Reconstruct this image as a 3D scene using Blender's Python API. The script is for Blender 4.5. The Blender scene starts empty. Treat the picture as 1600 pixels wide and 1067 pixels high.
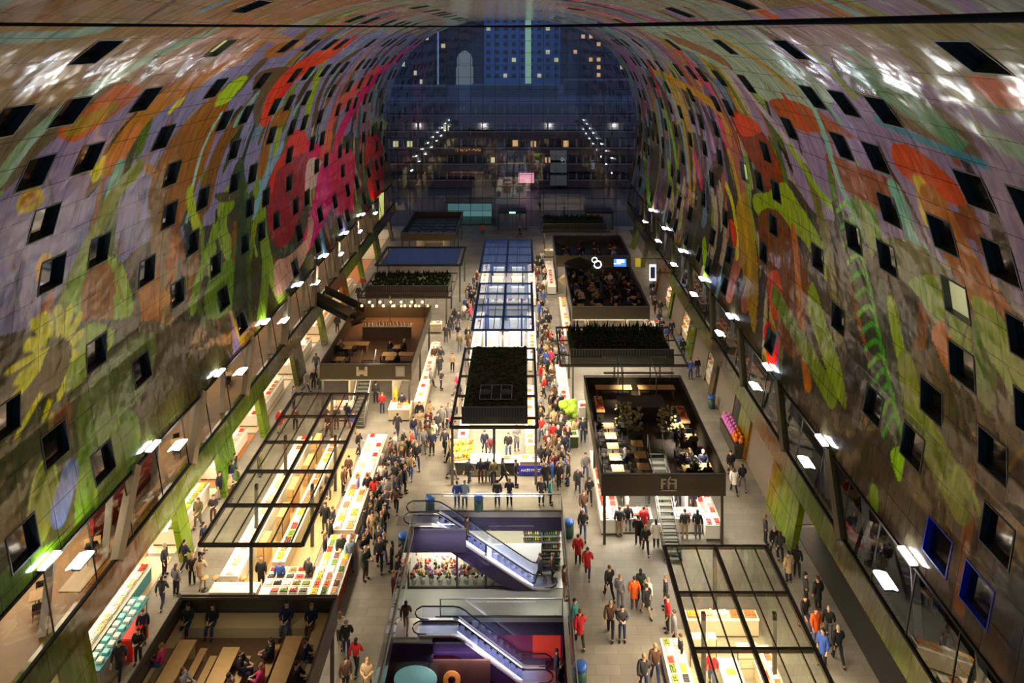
import bpy, bmesh, math, random
import numpy as np
from mathutils import Vector, Matrix
random.seed(7)
C = bpy.context.scene.collection
sc = bpy.context.scene
# ------------------------------------------------------------------ camera
XV, YH, F, CH = 817.0, 60.0, 1136.0, 31.0      # principal column, horizon row, focal length in px, camera height
cam = bpy.data.cameras.new('camera'); camo = bpy.data.objects.new('camera', cam); C.objects.link(camo)
camo.location = (0, 0, CH); camo.rotation_euler = (math.pi/2, 0, 0)
cam.sensor_width = 36; cam.lens = F/1600*36
cam.shift_x = -(XV-800)/1600; cam.shift_y = -(533.5-YH)/1600
cam.clip_start = 0.1; cam.clip_end = 2000
sc.camera = camo
# ------------------------------------------------------------------ world, exposure
w = bpy.data.worlds.new('dusk'); sc.world = w; w.use_nodes = True
bgn = w.node_tree.nodes['Background']; bgn.inputs[0].default_value = (0.10, 0.15, 0.27, 1); bgn.inputs[1].default_value = 1.1
sc.view_settings.view_transform = 'Standard'; sc.view_settings.look = 'None'
sc.view_settings.gamma = 1; sc.view_settings.use_curve_mapping = False
sc.view_settings.exposure = 0.2
try:
    sc.cycles.use_denoising = True
    sc.cycles.max_bounces = 7; sc.cycles.diffuse_bounces = 3; sc.cycles.glossy_bounces = 3
    sc.cycles.transparent_max_bounces = 12; sc.cycles.transmission_bounces = 4
    sc.cycles.sample_clamp_indirect = 4; sc.cycles.caustics_reflective = False; sc.cycles.caustics_refractive = False
except Exception: pass
def area(name, loc, sx, sy, power, col, rot=(0, 0, 0), spread=math.pi):
    l = bpy.data.lights.new(name, 'AREA'); l.shape = 'RECTANGLE'; l.size = sx; l.size_y = sy
    l.energy = power; l.color = col; l.spread = spread
    o = bpy.data.objects.new(name, l); C.objects.link(o); o.location = loc; o.rotation_euler = rot
    return o
WARM = (1.0, 0.80, 0.56); COOL = (0.93, 0.97, 1.0); NEUT = (1.0, 0.90, 0.74)
# side lamps of the hall: (x, z) of the two rows on each side, first g, spacing
LAMPS = []
for k in range(8):
    LAMPS += [(-20.9, 34.6+9.8*k, 6.2, -1, 0), (-21.1, 32.4+9.1*k, 7.75, -1, 1), (17.0, 34.4+9.6*k, 5.4, 1, 0), (17.3, 32.7+9.4*k, 7.75, 1, 1)]
UPLIGHT = 360
for (x, g, z, s, r) in LAMPS:
    if r == 0:
        area('hall_uplight', (x-s*.28, g, z+.05), .35, 1.3, UPLIGHT, NEUT, (0, math.radians(180-s*24), 0), 2.3)
# downlights of the stalls: x0,x1,g0,g1,z,power,colour
DOWN = [(-17, -12, 39.5, 55, 3.5, 1500, WARM), (-16.2, -9.2, 26, 34.4, 3.1, 500, WARM), (-16.4, -9.3, 60, 72, 3.1, 900, WARM),
        (-16.9, -7.8, 78.5, 92, 4.0, 420, WARM), (-16, -9.5, 100, 111, 3.1, 120, WARM),
        (-4.6, .6, 51, 63, 3.7, 1500, WARM), (-4.4, .7, 68, 79.6, 3.6, 1150, NEUT), (-4.7, .9, 84.5, 96.8, 3.6, 900, NEUT),
        (7.9, 12.5, 27.5, 38, 3.6, 1500, WARM), (5.1, 12, 44.8, 57, 3.1, 1500, NEUT), (4, 12.5, 60.2, 67.5, 3.6, 1100, WARM),
        (5.2, 12.2, 72.5, 85, 3.1, 900, WARM), (4.2, 12.2, 89.3, 98, 3.1, 500, WARM), (3.2, 12, 104.3, 110, 3.1, 300, WARM)]
for (x0, x1, g0, g1, z, p, c) in DOWN:
    area('stall_downlight', ((x0+x1)/2, (g0+g1)/2, z), x1-x0+.6, g1-g0+.8, p*1.15, c)
# fill strips added along the stall edges to brighten the aisle floor: x, g0, g1, z, side, power
AISLE_FILL = [(-11.4, 40, 55, 3.8, 1, 1000), (-8.75, 60, 72, 3.2, 1, 700), (-8.4, 25, 34.5, 3.2, 1, 500), (-5.2, 51, 63, 3.9, -1, 800), (1.2, 51, 63, 3.9, 1, 700), (-5.0, 68, 80, 3.9, -1, 500), (1.2, 68, 80, 3.9, 1, 500), (1.3, 84, 97, 3.9, 1, 450), (-5.2, 84, 97, 3.9, -1, 450),
         (4.4, 44.5, 57, 3.2, -1, 800), (7.3, 27, 38.5, 3.9, -1, 800), (12.7, 44.5, 57, 3.2, 1, 400), (13.1, 28, 38.5, 3.9, 1, 120), (3.7, 61, 67, 3.6, -1, 300), (4.6, 73, 85, 3.2, -1, 300), (-17.6, 40, 55, 3.8, -1, 400), (12.9, 73, 85, 3.2, 1, 350)]
for (x, g0, g1, z, s, p) in AISLE_FILL:
    area('aisle_fill_strip', (x+s*.1, (g0+g1)/2, z), .25, g1-g0, p*.48, WARM, (0, math.radians(-s*38), 0), 2.7)
# fill lights added under the stall fronts to brighten the counters: x0, x1, g, z, power
for (x0, x1, g, z, p) in [(5.0, 12.2, 45.6, 3.0, 520), (-16.4, -9.3, 59.0, 3.15, 420), (-5.0, 1.0, 50.9, 3.8, 520), (5.0, 12.4, 71.8, 3.15, 380), (4.2, 12.6, 59.7, 3.6, 420), (-16.6, -8.2, 77.0, 3.3, 420), (4.0, 13.0, 88.3, 3.15, 160), (-4.6, .9, 83.2, 3.6, 260), (3.0, 12, 103.3, 3.1, 200), (-4.4, .8, 66.9, 3.6, 260)]:
    area('front_fill_light', ((x0+x1)/2, g, z), x1-x0, .5, p, NEUT if x0 > 4 else WARM)
area('deck_fill_light', (-12.5, 30.5, 7.6), 1.0, 1.0, 40, NEUT, spread=1.9)  # added fill with no fitting, lifts the near left deck
for k in range(4): area('plaza_fill_light', (-24+15*k, 136, 11), 1.2, 1.2, 380, (1, .84, .70), (math.radians(35), 0, 0))  # unseen fill lights added to brighten the flats across the square
# ------------------------------------------------------------------ helpers
def srgb(c):
    return tuple(((v/255)/12.92 if v/255 <= .04045 else ((v/255+.055)/1.055)**2.4) for v in c)
MATS = {}
def mat(name, rgb=(128, 128, 128), rough=.6, metal=0., emit=0., noise=0., nscale=6., coat=0., lin=None):
    if name in MATS: return MATS[name]
    m = bpy.data.materials.new(name); m.use_nodes = True; nt = m.node_tree; b = nt.nodes['Principled BSDF']
    c = lin or srgb(rgb)
    b.inputs['Base Color'].default_value = (*c, 1); b.inputs['Roughness'].default_value = rough
    b.inputs['Metallic'].default_value = metal
    if coat: b.inputs['Coat Weight'].default_value = coat
    if emit:
        b.inputs['Emission Color'].default_value = (*c, 1); b.inputs['Emission Strength'].default_value = emit
    if noise:
        n = nt.nodes.new('ShaderNodeTexNoise'); n.inputs['Scale'].default_value = nscale; n.inputs['Detail'].default_value = 3
        tc = nt.nodes.new('ShaderNodeTexCoord'); nt.links.new(tc.outputs['Object'], n.inputs['Vector'])
        mr = nt.nodes.new('ShaderNodeMapRange'); mr.inputs[3].default_value = 1-noise; mr.inputs[4].default_value = 1+noise
        nt.links.new(n.outputs['Fac'], mr.inputs[0])
        mx = nt.nodes.new('ShaderNodeVectorMath'); mx.operation = 'SCALE'; mx.inputs[0].default_value = c
        nt.links.new(mr.outputs[0], mx.inputs['Scale']); nt.links.new(mx.outputs[0], b.inputs['Base Color'])
    MATS[name] = m; return m
def objmat(name, rough=.8, noise=.12, nscale=8., bump=0.):
    if name in MATS: return MATS[name]
    m = bpy.data.materials.new(name); m.use_nodes = True; nt = m.node_tree; b = nt.nodes['Principled BSDF']
    oi = nt.nodes.new('ShaderNodeObjectInfo'); n = nt.nodes.new('ShaderNodeTexNoise'); n.inputs['Scale'].default_value = nscale
    tc = nt.nodes.new('ShaderNodeTexCoord'); nt.links.new(tc.outputs['Object'], n.inputs['Vector'])
    mr = nt.nodes.new('ShaderNodeMapRange'); mr.inputs[1].default_value = .3; mr.inputs[2].default_value = .7; mr.inputs[3].default_value = 1-noise; mr.inputs[4].default_value = 1+noise
    nt.links.new(n.outputs['Fac'], mr.inputs[0])
    mx = nt.nodes.new('ShaderNodeVectorMath'); mx.operation = 'SCALE'
    nt.links.new(oi.outputs['Color'], mx.inputs[0]); nt.links.new(mr.outputs[0], mx.inputs['Scale']); nt.links.new(mx.outputs[0], b.inputs['Base Color'])
    b.inputs['Roughness'].default_value = rough
    MATS[name] = m; return m
def glass(name, tint=(1, 1, 1), gloss=.12, rough=.02):
    if name in MATS: return MATS[name]
    m = bpy.data.materials.new(name); m.use_nodes = True; nt = m.node_tree
    for n in list(nt.nodes): nt.nodes.remove(n)
    out = nt.nodes.new('ShaderNodeOutputMaterial'); mix = nt.nodes.new('ShaderNodeMixShader')
    t = nt.nodes.new('ShaderNodeBsdfTransparent'); t.inputs[0].default_value = (*tint, 1)
    gl = nt.nodes.new('ShaderNodeBsdfGlossy'); gl.inputs['Roughness'].default_value = rough; gl.inputs['Color'].default_value = (1, 1, 1, 1)
    lw = nt.nodes.new('ShaderNodeLayerWeight'); lw.inputs[0].default_value = .25
    mr = nt.nodes.new('ShaderNodeMapRange'); mr.inputs[3].default_value = gloss*.5; mr.inputs[4].default_value = min(1, gloss*3)
    nt.links.new(lw.outputs['Fresnel'], mr.inputs[0]); nt.links.new(mr.outputs[0], mix.inputs[0])
    nt.links.new(t.outputs[0], mix.inputs[1]); nt.links.new(gl.outputs[0], mix.inputs[2]); nt.links.new(mix.outputs[0], out.inputs[0])
    MATS[name] = m; return m
METAL = mat('dark_bronze_metal', (70, 68, 58), .45, .3); METAL2 = mat('grey_metal', (120, 120, 116), .4, .6)
STEEL = mat('brushed_steel', (190, 190, 195), .3, .9); BLACK = mat('black_matt', (10, 10, 10), .8)
DECKW = mat('deck_boards', (112, 84, 60), .7, noise=.25, nscale=3); OAK = mat('oak_wood', (190, 150, 95), .55, noise=.15)
PARA = mat('bronze_parapet', (88, 80, 62), .45, .2, noise=.12, nscale=1.5); DARKWOOD = mat('dark_wood', (62, 50, 42), .6, noise=.2)
WHITE = mat('white_laminate', (225, 222, 212), .4); CREAM = mat('cream_panel', (205, 190, 160), .5, noise=.06)
GL = glass('clear_glass', (.93, .95, .93), .10); GLB = glass('roof_glass_blue', (.80, .88, 1.0), .16, .05); GLR = glass('roof_glass', (.95, .97, .93), .06)
GREEN = mat('leaf_green', (40, 56, 22), .8, noise=.4, nscale=2); LAMPM = mat('lamp_white', (235, 243, 255), .4, emit=34.)
WARMLAMP = mat('lamp_warm', (255, 214, 150), .4, emit=20.); PROD = objmat('produce', .55, .25, 14.)
class MB:
    def __init__(s): s.v = []; s.f = []; s.m = []; s.mats = []; s.sm = []
    def mi(s, m):
        if m not in s.mats: s.mats.append(m)
        return s.mats.index(m)
    def add(s, v, f, m, smooth=False):
        n = len(s.v); s.v += [tuple(p) for p in v]; k = s.mi(m)
        for q in f: s.f.append(tuple(i+n for i in q)); s.m.append(k); s.sm.append(smooth)
        return s
    def box(s, x0, x1, y0, y1, z0, z1, m):
        v = [(x0, y0, z0), (x1, y0, z0), (x1, y1, z0), (x0, y1, z0), (x0, y0, z1), (x1, y0, z1), (x1, y1, z1), (x0, y1, z1)]
        return s.add(v, [(0, 3, 2, 1), (4, 5, 6, 7), (0, 1, 5, 4), (1, 2, 6, 5), (2, 3, 7, 6), (3, 0, 4, 7)], m)
    def beam(s, a, b, wd, ht, m, up=(0, 0, 1)):
        a = Vector(a); b = Vector(b); d = (b-a).normalized(); u = Vector(up)
        if abs(d.dot(u)) > .95: u = Vector((1, 0, 0))
        r = d.cross(u).normalized()*wd/2; u = r.cross(d).normalized()*ht/2
        v = [a-r-u, a+r-u, a+r+u, a-r+u, b-r-u, b+r-u, b+r+u, b-r+u]
        return s.add(v, [(0, 1, 2, 3), (4, 7, 6, 5), (0, 4, 5, 1), (1, 5, 6, 2), (2, 6, 7, 3), (3, 7, 4, 0)], m)
    def tube(s, pts, r, m, n=8, closed=False):
        pts = [Vector(p) for p in pts]; N = len(pts); v = []; f = []
        rr = r if isinstance(r, (list, tuple)) else [r]*N
        for i, p in enumerate(pts):
            d = (pts[(i+1) % N if closed else min(i+1, N-1)]-pts[(i-1) % N if closed else max(i-1, 0)]).normalized()
            u = Vector((0, 0, 1)) if abs(d.z) < .9 else Vector((1, 0, 0))
            a = d.cross(u).normalized(); b = a.cross(d)
            for k in range(n):
                t = 2*math.pi*k/n; v.append(p+(a*math.cos(t)+b*math.sin(t))*rr[i])
        for i in range(N if closed else N-1):
            j = (i+1) % N
            for k in range(n): f.append((i*n+k, i*n+(k+1) % n, j*n+(k+1) % n, j*n+k))
        if not closed: f.append(tuple(range(n))[::-1]); f.append(tuple((N-1)*n+k for k in range(n)))
        return s.add(v, f, m, True)
    def lathe(s, prof, m, c=(0, 0, 0), n=12):
        v = []; f = []
        for (r, z) in prof:
            for k in range(n): t = 2*math.pi*k/n; v.append((c[0]+r*math.cos(t), c[1]+r*math.sin(t), c[2]+z))
        for i in range(len(prof)-1):
            for k in range(n): f.append((i*n+k, i*n+(k+1) % n, (i+1)*n+(k+1) % n, (i+1)*n+k))
        f.append(tuple(range(n))[::-1]); f.append(tuple((len(prof)-1)*n+k for k in range(n)))
        return s.add(v, f, m, True)
    def ball(s, c, r, m, n=6, sq=(1, 1, 1)):
        v = [(c[0], c[1], c[2]-r*sq[2])]; f = []; R = max(3, n//2)
        for i in range(1, R):
            a = -math.pi/2+math.pi*i/R
            for k in range(n): t = 2*math.pi*k/n; v.append((c[0]+r*sq[0]*math.cos(a)*math.cos(t), c[1]+r*sq[1]*math.cos(a)*math.sin(t), c[2]+r*sq[2]*math.sin(a)))
        v.append((c[0], c[1], c[2]+r*sq[2])); T = len(v)-1
        for k in range(n):
            f.append((0, 1+(k+1) % n, 1+k)); f.append((T, T-n+k, T-n+(k+1) % n))
        for i in range(R-2):
            for k in range(n): f.append((1+i*n+k, 1+i*n+(k+1) % n, 1+(i+1)*n+(k+1) % n, 1+(i+1)*n+k))
        return s.add(v, f, m, True)
    def build(s, name, parent=None, col=None):
        me = bpy.data.meshes.new(name); me.from_pydata(s.v, [], s.f)
        for m in s.mats: me.materials.append(m)
        me.polygons.foreach_set('material_index', s.m); me.polygons.foreach_set('use_smooth', s.sm); me.update()
        o = bpy.data.objects.new(name, me); C.objects.link(o)
        if parent: o.parent = parent; KIDS.setdefault(parent.name, []).append(o)
        if col: o.color = (*srgb(col), 1)
        return o
KIDS = {}
def tag(o, label, cat=None, group=None, kind=None):
    o['label'] = label
    if cat: o['category'] = cat
    if group: o['group'] = group
    if kind: o['kind'] = kind
    return o
def thing(name, label, cat, loc=(0, 0, 0), rz=0, group=None):
    o = bpy.data.objects.new(name, None); C.objects.link(o); o.location = loc; o.rotation_euler = (0, 0, rz); o.empty_display_size = .2
    return tag(o, label, cat, group)
def copy_tree(o, parent=None, col=None):
    c = o.copy(); C.objects.link(c)
    if parent: c.parent = parent; KIDS.setdefault(parent.name, []).append(c)
    for ch in list(KIDS.get(o.name, ())): copy_tree(ch, c)
    return c
def struct(mb, name, label): return tag(mb.build(name), label, 'building', None, 'structure')
def ground(px, py, z=0.):
    g = F*(CH-z)/(py-YH); return ((px-XV)*g/F, g)
# ------------------------------------------------------------------ vault: profile (offset from the hall axis, height)
XC = -1.9
_pr = [(18.05, 0), (18.9, 4.4), (19.4, 7.4), (20.0, 10.5), (20.4, 13.0)]
for _k in np.linspace(0, np.pi/2, 240)[1:]: _pr.append((20.5*np.cos(_k)**(2/2.7), 13.7+20.3*np.sin(_k)**(2/2.7)))
PR = np.array(_pr); PS = np.concatenate([[0], np.cumsum(np.hypot(*np.diff(PR, axis=0).T))]); HALF = PS[-1]
def surf(t, g):                                   # t: signed arc length from the ridge, left negative
    s = HALF-np.abs(t); o = np.interp(s, PS, PR[:, 0]); z = np.interp(s, PS, PR[:, 1])
    return XC+np.sign(t)*o, g, z
def normal_at(t):                                 # inward normal in (x, z)
    a = surf(t-.05, 0); b = surf(t+.05, 0); d = Vector((b[0]-a[0], b[2]-a[2])).normalized(); return (d.y, -d.x)
_gg = np.geomspace(3, 121, 3000)
def hit(px, py):                                  # where a sight line of the photograph meets the vault: (g, t)
    x = (px-XV)/F*_gg-XC; z = CH-(py-YH)/F*_gg
    ins = (np.abs(x) < np.interp(z, PR[:, 1], PR[:, 0], right=0)) & (z < 34)
    i = int(np.argmax(~ins)) if not ins.all() else len(_gg)-1
    zz = min(z[i], 33.999); s = np.interp(zz, PR[:, 1], PS)
    if zz > 33.0: s = HALF-min(abs(x[i]), HALF-np.interp(33.0, PR[:, 1], PS)) if abs(x[i]) < 9.6 else s
    return float(_gg[i]), float(np.sign(x[i]) or 1)*(HALF-s)
TB = HALF-np.interp(7.4, PR[:, 1], PS)            # arc length of the mural's lower edge from the ridge
# windows: measured ones near the camera, then a loose lattice towards the far end
LEV = [9.3, 12.0, 14.7, 17.4, 20.2, 23.0, 25.8, 28.8, 32.4, 36.6, 41.0]
near = {1: [(28.8, 49.5), (28.8, 38.2), (28.8, 34.5), (28.8, 30.7), (32.4, 34.5), (32.4, 20.6), (36.6, 42.0), (25.8, 23.9), (25.8, 45.7), (25.8, 38.2), (25.8, 34.5), (25.8, 27.0), (23, 27.0), (23, 30.7), (23, 35.2),
            (20.2, 40.2), (20.2, 36.5), (20.2, 30.7), (17.4, 45.7), (14.7, 42.9), (14.7, 33.1), (17.4, 30.7), (12, 38.0), (12, 34.2), (12, 28.1), (9.3, 31.3), (9.3, 28.6), (14.7, 28.8), (32.4, 45.7), (36.6, 30.7), (17.4, 26.5), (20.2, 26.5)],
        -1: [(32.4, 28.2), (32.4, 39.7), (28.8, 45.1), (28.8, 36.7), (28.8, 30.6), (28.8, 26.9), (25.8, 41.6), (25.8, 34.4), (25.8, 30.7), (23, 44.6), (25.8, 50.1), (23, 54.2), (32.4, 51.2), (28.8, 53.1), (23, 32.7), (20.2, 37.9),
             (17.4, 43.2), (20.2, 34.1), (20.2, 45.4), (36.6, 34.5), (41, 45), (14.7, 31.5), (12, 34.4), (9.3, 37.5), (12, 29.5), (14.7, 38.2), (17.4, 29.5), (9.3, 31.5), (17.4, 49.2), (14.7, 47.2), (20.2, 50.2), (12, 42.2)]}
WIN = []
rw = random.Random(3)
for sd in (1, -1):
    WIN += [(sd, s, g) for (s, g) in near[sd]]
    for li, s in enumerate(LEV):
        g = 52+rw.random()*2
        while g < 118:
            if not any(a == sd and b == s and abs(c-g) < 3.2 for (a, b, c) in WIN) and rw.random() < (.62 if s < 30 else .5): WIN.append((sd, s, round(g, 2)))
            g += rw.choice([2.5, 3.75, 3.75, 5.6])
WW, WH = .92, .8                                   # half sizes along g and along the arc
# ------------------------------------------------------------------ the painted cladding: colours laid on the surface in (g, t)
def grid_lines(base, cuts, eps):
    a = np.array(sorted(base)); c = np.array(sorted(set(np.round(cuts, 3))))
    keep = [v for v in a if np.min(np.abs(c-v)) > eps*.5]
    return np.array(sorted(list(keep)+list(c)))
gb = list(np.arange(-8, 9, 1.2))
v = 9.
while v < 120: gb.append(v); v += max(.09, .0042*v)
gb.append(120.)
tb = [TB*math.sin(k) for k in []] ; k = -TB
while k < TB: tb.append(k); k += .085 if abs(k) > 4 else .2
tb.append(TB)
gcut = [g+d for (_, _, g) in WIN for d in (-WW, WW)]
tcut = [sd*(HALF-s)+d for (sd, s) in {(a, b) for (a, b, _) in WIN} for d in (-WH, WH)]
GL_ = grid_lines(gb, gcut, .05); TL_ = grid_lines(tb, tcut, .04)
G, T = np.meshgrid(GL_, TL_, indexing='ij')
COL = np.zeros(G.shape+(3,), np.float32)
def lin(c):
    v = np.array(srgb(c), np.float32); m_ = v.mean(); return np.clip(m_+(v-m_)*1.22, .003, 1)
GAIN = 1.75
def setc(mask, c):
    global COL
    m = np.clip(mask, 0, 1)[..., None]; COL += m*(np.minimum(lin(c)*GAIN, .85)-COL)
def region(pg, pt, pad):
    i0, i1 = np.searchsorted(GL_, [min(pg)-pad, max(pg)+pad]); j0, j1 = np.searchsorted(TL_, [min(pt)-pad, max(pt)+pad])
    return slice(max(i0-1, 0), i1+1), slice(max(j0-1, 0), j1+1)
def put(sl, m, c):
    a = COL[sl]; m = np.clip(m, 0, 1)[..., None]; a += m*(np.minimum(lin(c)*GAIN, .85)-a)
def smooth_pts(p, closed, n=6):
    p = np.array(p, float); N = len(p); out = []
    for i in range(N if closed else N-1):
        q = [p[(i+k) % N] if closed else p[min(max(i+k, 0), N-1)] for k in (-1, 0, 1, 2)]
        for u in np.linspace(0, 1, n, endpoint=False):
            out.append(.5*((2*q[1])+(-q[0]+q[2])*u+(2*q[0]-5*q[1]+4*q[2]-q[3])*u*u+(-q[0]+3*q[1]-3*q[2]+q[3])*u**3))
    if not closed: out.append(p[-1])
    return np.array(out)
def poly(pts, c, px=True, soft=.08):
    P = np.array([hit(*p) for p in pts] if px else pts); P = smooth_pts(P, True)
    sl = region(P[:, 0], P[:, 1], .2); g = G[sl]; t = T[sl]
    if g.size == 0: return
    ins = np.zeros(g.shape, bool)
    for k in range(len(P)):
        (x1, y1), (x2, y2) = P[k], P[(k+1) % len(P)]
        if y1 == y2: continue
        ins ^= ((y1 > t) != (y2 > t)) & (g < (x2-x1)*(t-y1)/(y2-y1)+x1)
    put(sl, ins.astype(np.float32), c)
def stroke(pts, wd, c, px=True, taper=(1, 1), wav=0.):
    P = np.array([hit(*p) for p in pts] if px else pts); P = smooth_pts(P, False, 5); n = len(P)
    sl = region(P[:, 0], P[:, 1], wd); g = G[sl]; t = T[sl]
    if g.size == 0: return
    best = np.full(g.shape, 9., np.float32)
    for k in range(n-1):
        a, b = P[k], P[k+1]; d = b-a; L = d@d+1e-9
        u = np.clip(((g-a[0])*d[0]+(t-a[1])*d[1])/L, 0, 1)
        f = (k+u)/(n-1); ww = wd/2*(np.clip(f*6, taper[0] if taper[0] < 1 else 1, 1)*np.clip((1-f)*6, taper[1] if taper[1] < 1 else 1, 1))
        best = np.minimum(best, np.hypot(g-a[0]-u*d[0], t-a[1]-u*d[1])-ww)
    put(sl, .5-best/.09, c)
rp = random.Random(11)
# ground colours of the two walls; weaker light low down is mixed into the paint
A = np.abs(T)
def field(seed, fx, fy):                            # cheap smooth noise
    r = np.random.RandomState(seed); o = np.zeros(G.shape, np.float32)
    for _ in range(7):
        a, b, p = r.normal()*fx, r.normal()*fy, r.rand()*6.3; o += np.sin(a*G+b*T+p)
    return o/7
n1 = field(1, .22, .35); n2 = field(2, .5, .15); n3 = field(5, .12, .8)
setc(np.ones_like(T), (140, 132, 112))
setc((n3 > .12)*1., (128, 128, 112)); setc((n2 > .22)*1., (146, 130, 116))
L_ = T < 0; R_ = ~L_
setc((L_ & (A > 13+2*n1) & (A < 31+3*n2))*.95, (112, 110, 146))
setc((L_ & (A > 29+2*n2))*.95, (50, 48, 26))  # dark green-brown paint, deepened to carry the dimness of the lower wall
setc((R_ & (A > 10+3*n1) & (A < 27+3*n2))*.95, (124, 110, 138))
setc((R_ & (A > 27+2*n2))*.95, (48, 42, 28))  # dark brown paint, deepened in the same way
setc((R_ & (A < 15) & (n2 > .05))*.8, (130, 142, 128))
setc((R_ & (A < 12) & (G < 32) & (n1 > -.3))*.9, (112, 106, 62)); setc((L_ & (A < 18+2*n2) & (A > 3) & (G < 46) & (n1 < .35))*.85, (132, 104, 62))
# loose brush bands running round the vault, dense towards the far end
pal_far = [(112, 134, 62), (104, 142, 152), (142, 92, 80), (96, 84, 112), (150, 128, 62), (84, 70, 52), (150, 140, 120), (176, 70, 94), (70, 84, 60), (120, 100, 60), (60, 56, 50), (90, 110, 130)]
for k in range(230):
    sd = 1 if rp.random() < .62 else -1; g = rp.uniform(50, 119); t0 = rp.uniform(3, TB-4); ln = rp.uniform(4, 16)
    stroke([(g+rp.uniform(-2, 2), sd*t0), (g+rp.uniform(-1, 1), sd*min(TB, t0+ln*.5)), (g+rp.uniform(-2, 2), sd*min(TB, t0+ln))], rp.uniform(.5, 2.2), rp.choice(pal_far), False)
for k in range(60):
    sd = rp.choice((1, -1)); g = rp.uniform(12, 60); t0 = rp.uniform(1, 11)
    stroke([(g, sd*t0), (g+rp.uniform(-4, 4), sd*(t0+rp.uniform(2, 5)))], rp.uniform(.2, .9), rp.choice([(150, 120, 70), (118, 84, 52), (124, 142, 126), (160, 142, 130), (96, 84, 60)]), False)
Y, OC, BR, LG, DG = (196, 206, 24), (136, 96, 36), (100, 66, 34), (120, 148, 44), (58, 64, 32)
# layers of leaves, stalks and petals in between
def leaf(g, t, ln, wd, ang, c, c2=None):
    ca, sa = math.cos(ang), math.sin(ang); P = [(0, 0), (.25, .42), (.6, .5), (.9, .2), (1, 0), (.9, -.2), (.6, -.5), (.25, -.42)]
    poly([(g+ln*u*sa+wd*v_*ca, t+ln*u*ca-wd*v_*sa) for u, v_ in P], c, False)
    if c2: stroke([(g, t), (g+ln*.5*sa, t+ln*.5*ca), (g+ln*.95*sa, t+ln*.95*ca)], .09, c2, False); [stroke([(g+ln*u*sa, t+ln*u*ca), (g+ln*(u+.2)*sa+wd*.35*e*ca, t+ln*(u+.2)*ca-wd*.35*e*sa)], .06, c2, False) for u in (.2, .4, .6) for e in (-1, 1)]
ZL = [(4, 12, [(138, 106, 60), (120, 86, 50), (150, 132, 108), (118, 140, 118), (96, 80, 54)], 26), (12, 24, [(136, 94, 40), (96, 70, 36), (112, 104, 150), (110, 158, 140), (104, 116, 44), (160, 120, 60), (88, 74, 50)], 46), (22, 40, [(40, 48, 20), (60, 84, 24), (92, 120, 32), (56, 44, 24), (104, 66, 26), (34, 40, 22), (76, 76, 30), (50, 60, 26)], 80)]  # lowest zone: dark leaf colours deepened further to imitate weaker light
ZR = [(4, 12, [(136, 148, 126), (138, 110, 84), (150, 134, 122), (110, 100, 60), (128, 92, 60)], 30), (11, 24, [(116, 66, 40), (146, 100, 50), (124, 110, 146), (112, 154, 136), (112, 124, 46), (90, 66, 44), (168, 76, 46)], 50), (22, 40, [(54, 42, 26), (74, 90, 28), (40, 34, 26), (92, 112, 30), (110, 66, 26), (46, 50, 24), (66, 54, 32), (36, 32, 24)], 84)]  # lowest zone shaded in its colours like the left one
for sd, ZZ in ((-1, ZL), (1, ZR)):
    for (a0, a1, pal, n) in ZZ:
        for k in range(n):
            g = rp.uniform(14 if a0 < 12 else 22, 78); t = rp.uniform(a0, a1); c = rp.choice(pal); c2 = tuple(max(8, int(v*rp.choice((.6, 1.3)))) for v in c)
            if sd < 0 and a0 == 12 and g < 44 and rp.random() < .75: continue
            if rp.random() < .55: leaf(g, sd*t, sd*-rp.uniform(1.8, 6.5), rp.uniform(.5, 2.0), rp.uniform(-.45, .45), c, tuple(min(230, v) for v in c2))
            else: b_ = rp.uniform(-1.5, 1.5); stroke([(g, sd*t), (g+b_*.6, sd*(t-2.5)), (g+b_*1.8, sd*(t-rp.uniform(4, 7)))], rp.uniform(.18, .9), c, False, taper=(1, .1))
# --- left wall
poly([(0, 42), (200, 40), (380, 44), (330, 80), (240, 110), (160, 160), (60, 178), (0, 180)], (124, 97, 54))
poly([(0, 182), (90, 165), (200, 125), (150, 170), (70, 230), (0, 300)], (82, 76, 58))
stroke([(0, 280), (55, 210), (130, 150), (240, 88), (330, 50)], 1.0, (116, 146, 116)); stroke([(20, 262), (75, 195), (150, 140)], .4, (140, 170, 160))
stroke([(0, 60), (100, 55), (170, 42)], .7, (120, 150, 140))
poly([(92, 215), (95, 195), (140, 165), (185, 132), (218, 136), (214, 150), (170, 185), (120, 220)], (152, 82, 52))
poly([(100, 208), (110, 192), (150, 172), (182, 160), (178, 175), (140, 200), (112, 215)], (122, 104, 38))
poly([(225, 110), (240, 86), (250, 88), (240, 110), (228, 121)], (92, 84, 40))
stroke([(178, 248), (205, 205), (250, 160), (320, 118), (390, 78)], 2.0, (150, 104, 46)); stroke([(185, 245), (205, 212)], 1.6, (170, 110, 70))
stroke([(170, 340), (180, 290), (230, 245), (265, 190)], .3, (140, 100, 60))
stroke([(150, 430), (165, 330), (185, 260)], .9, (112, 158, 140))
stroke([(96, 480), (130, 400), (160, 345), (175, 310), (212, 268)], 1.3, (98, 110, 46))
stroke([(146, 262), (150, 278), (160, 250)], .5, (180, 180, 30)); stroke([(268, 172), (276, 164), (284, 158)], .6, (180, 180, 30))
poly([(26, 330), (30, 305), (50, 293), (66, 297), (66, 315), (50, 330), (34, 335)], (168, 148, 62)); stroke([(40, 322), (36, 312), (48, 304), (56, 312), (47, 318)], .22, (140, 90, 50))
poly([(235, 285), (262, 225), (290, 190), (345, 140), (380, 118), (345, 190), (320, 260), (290, 330), (275, 355), (245, 345), (232, 330)], (118, 80, 32))
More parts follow.
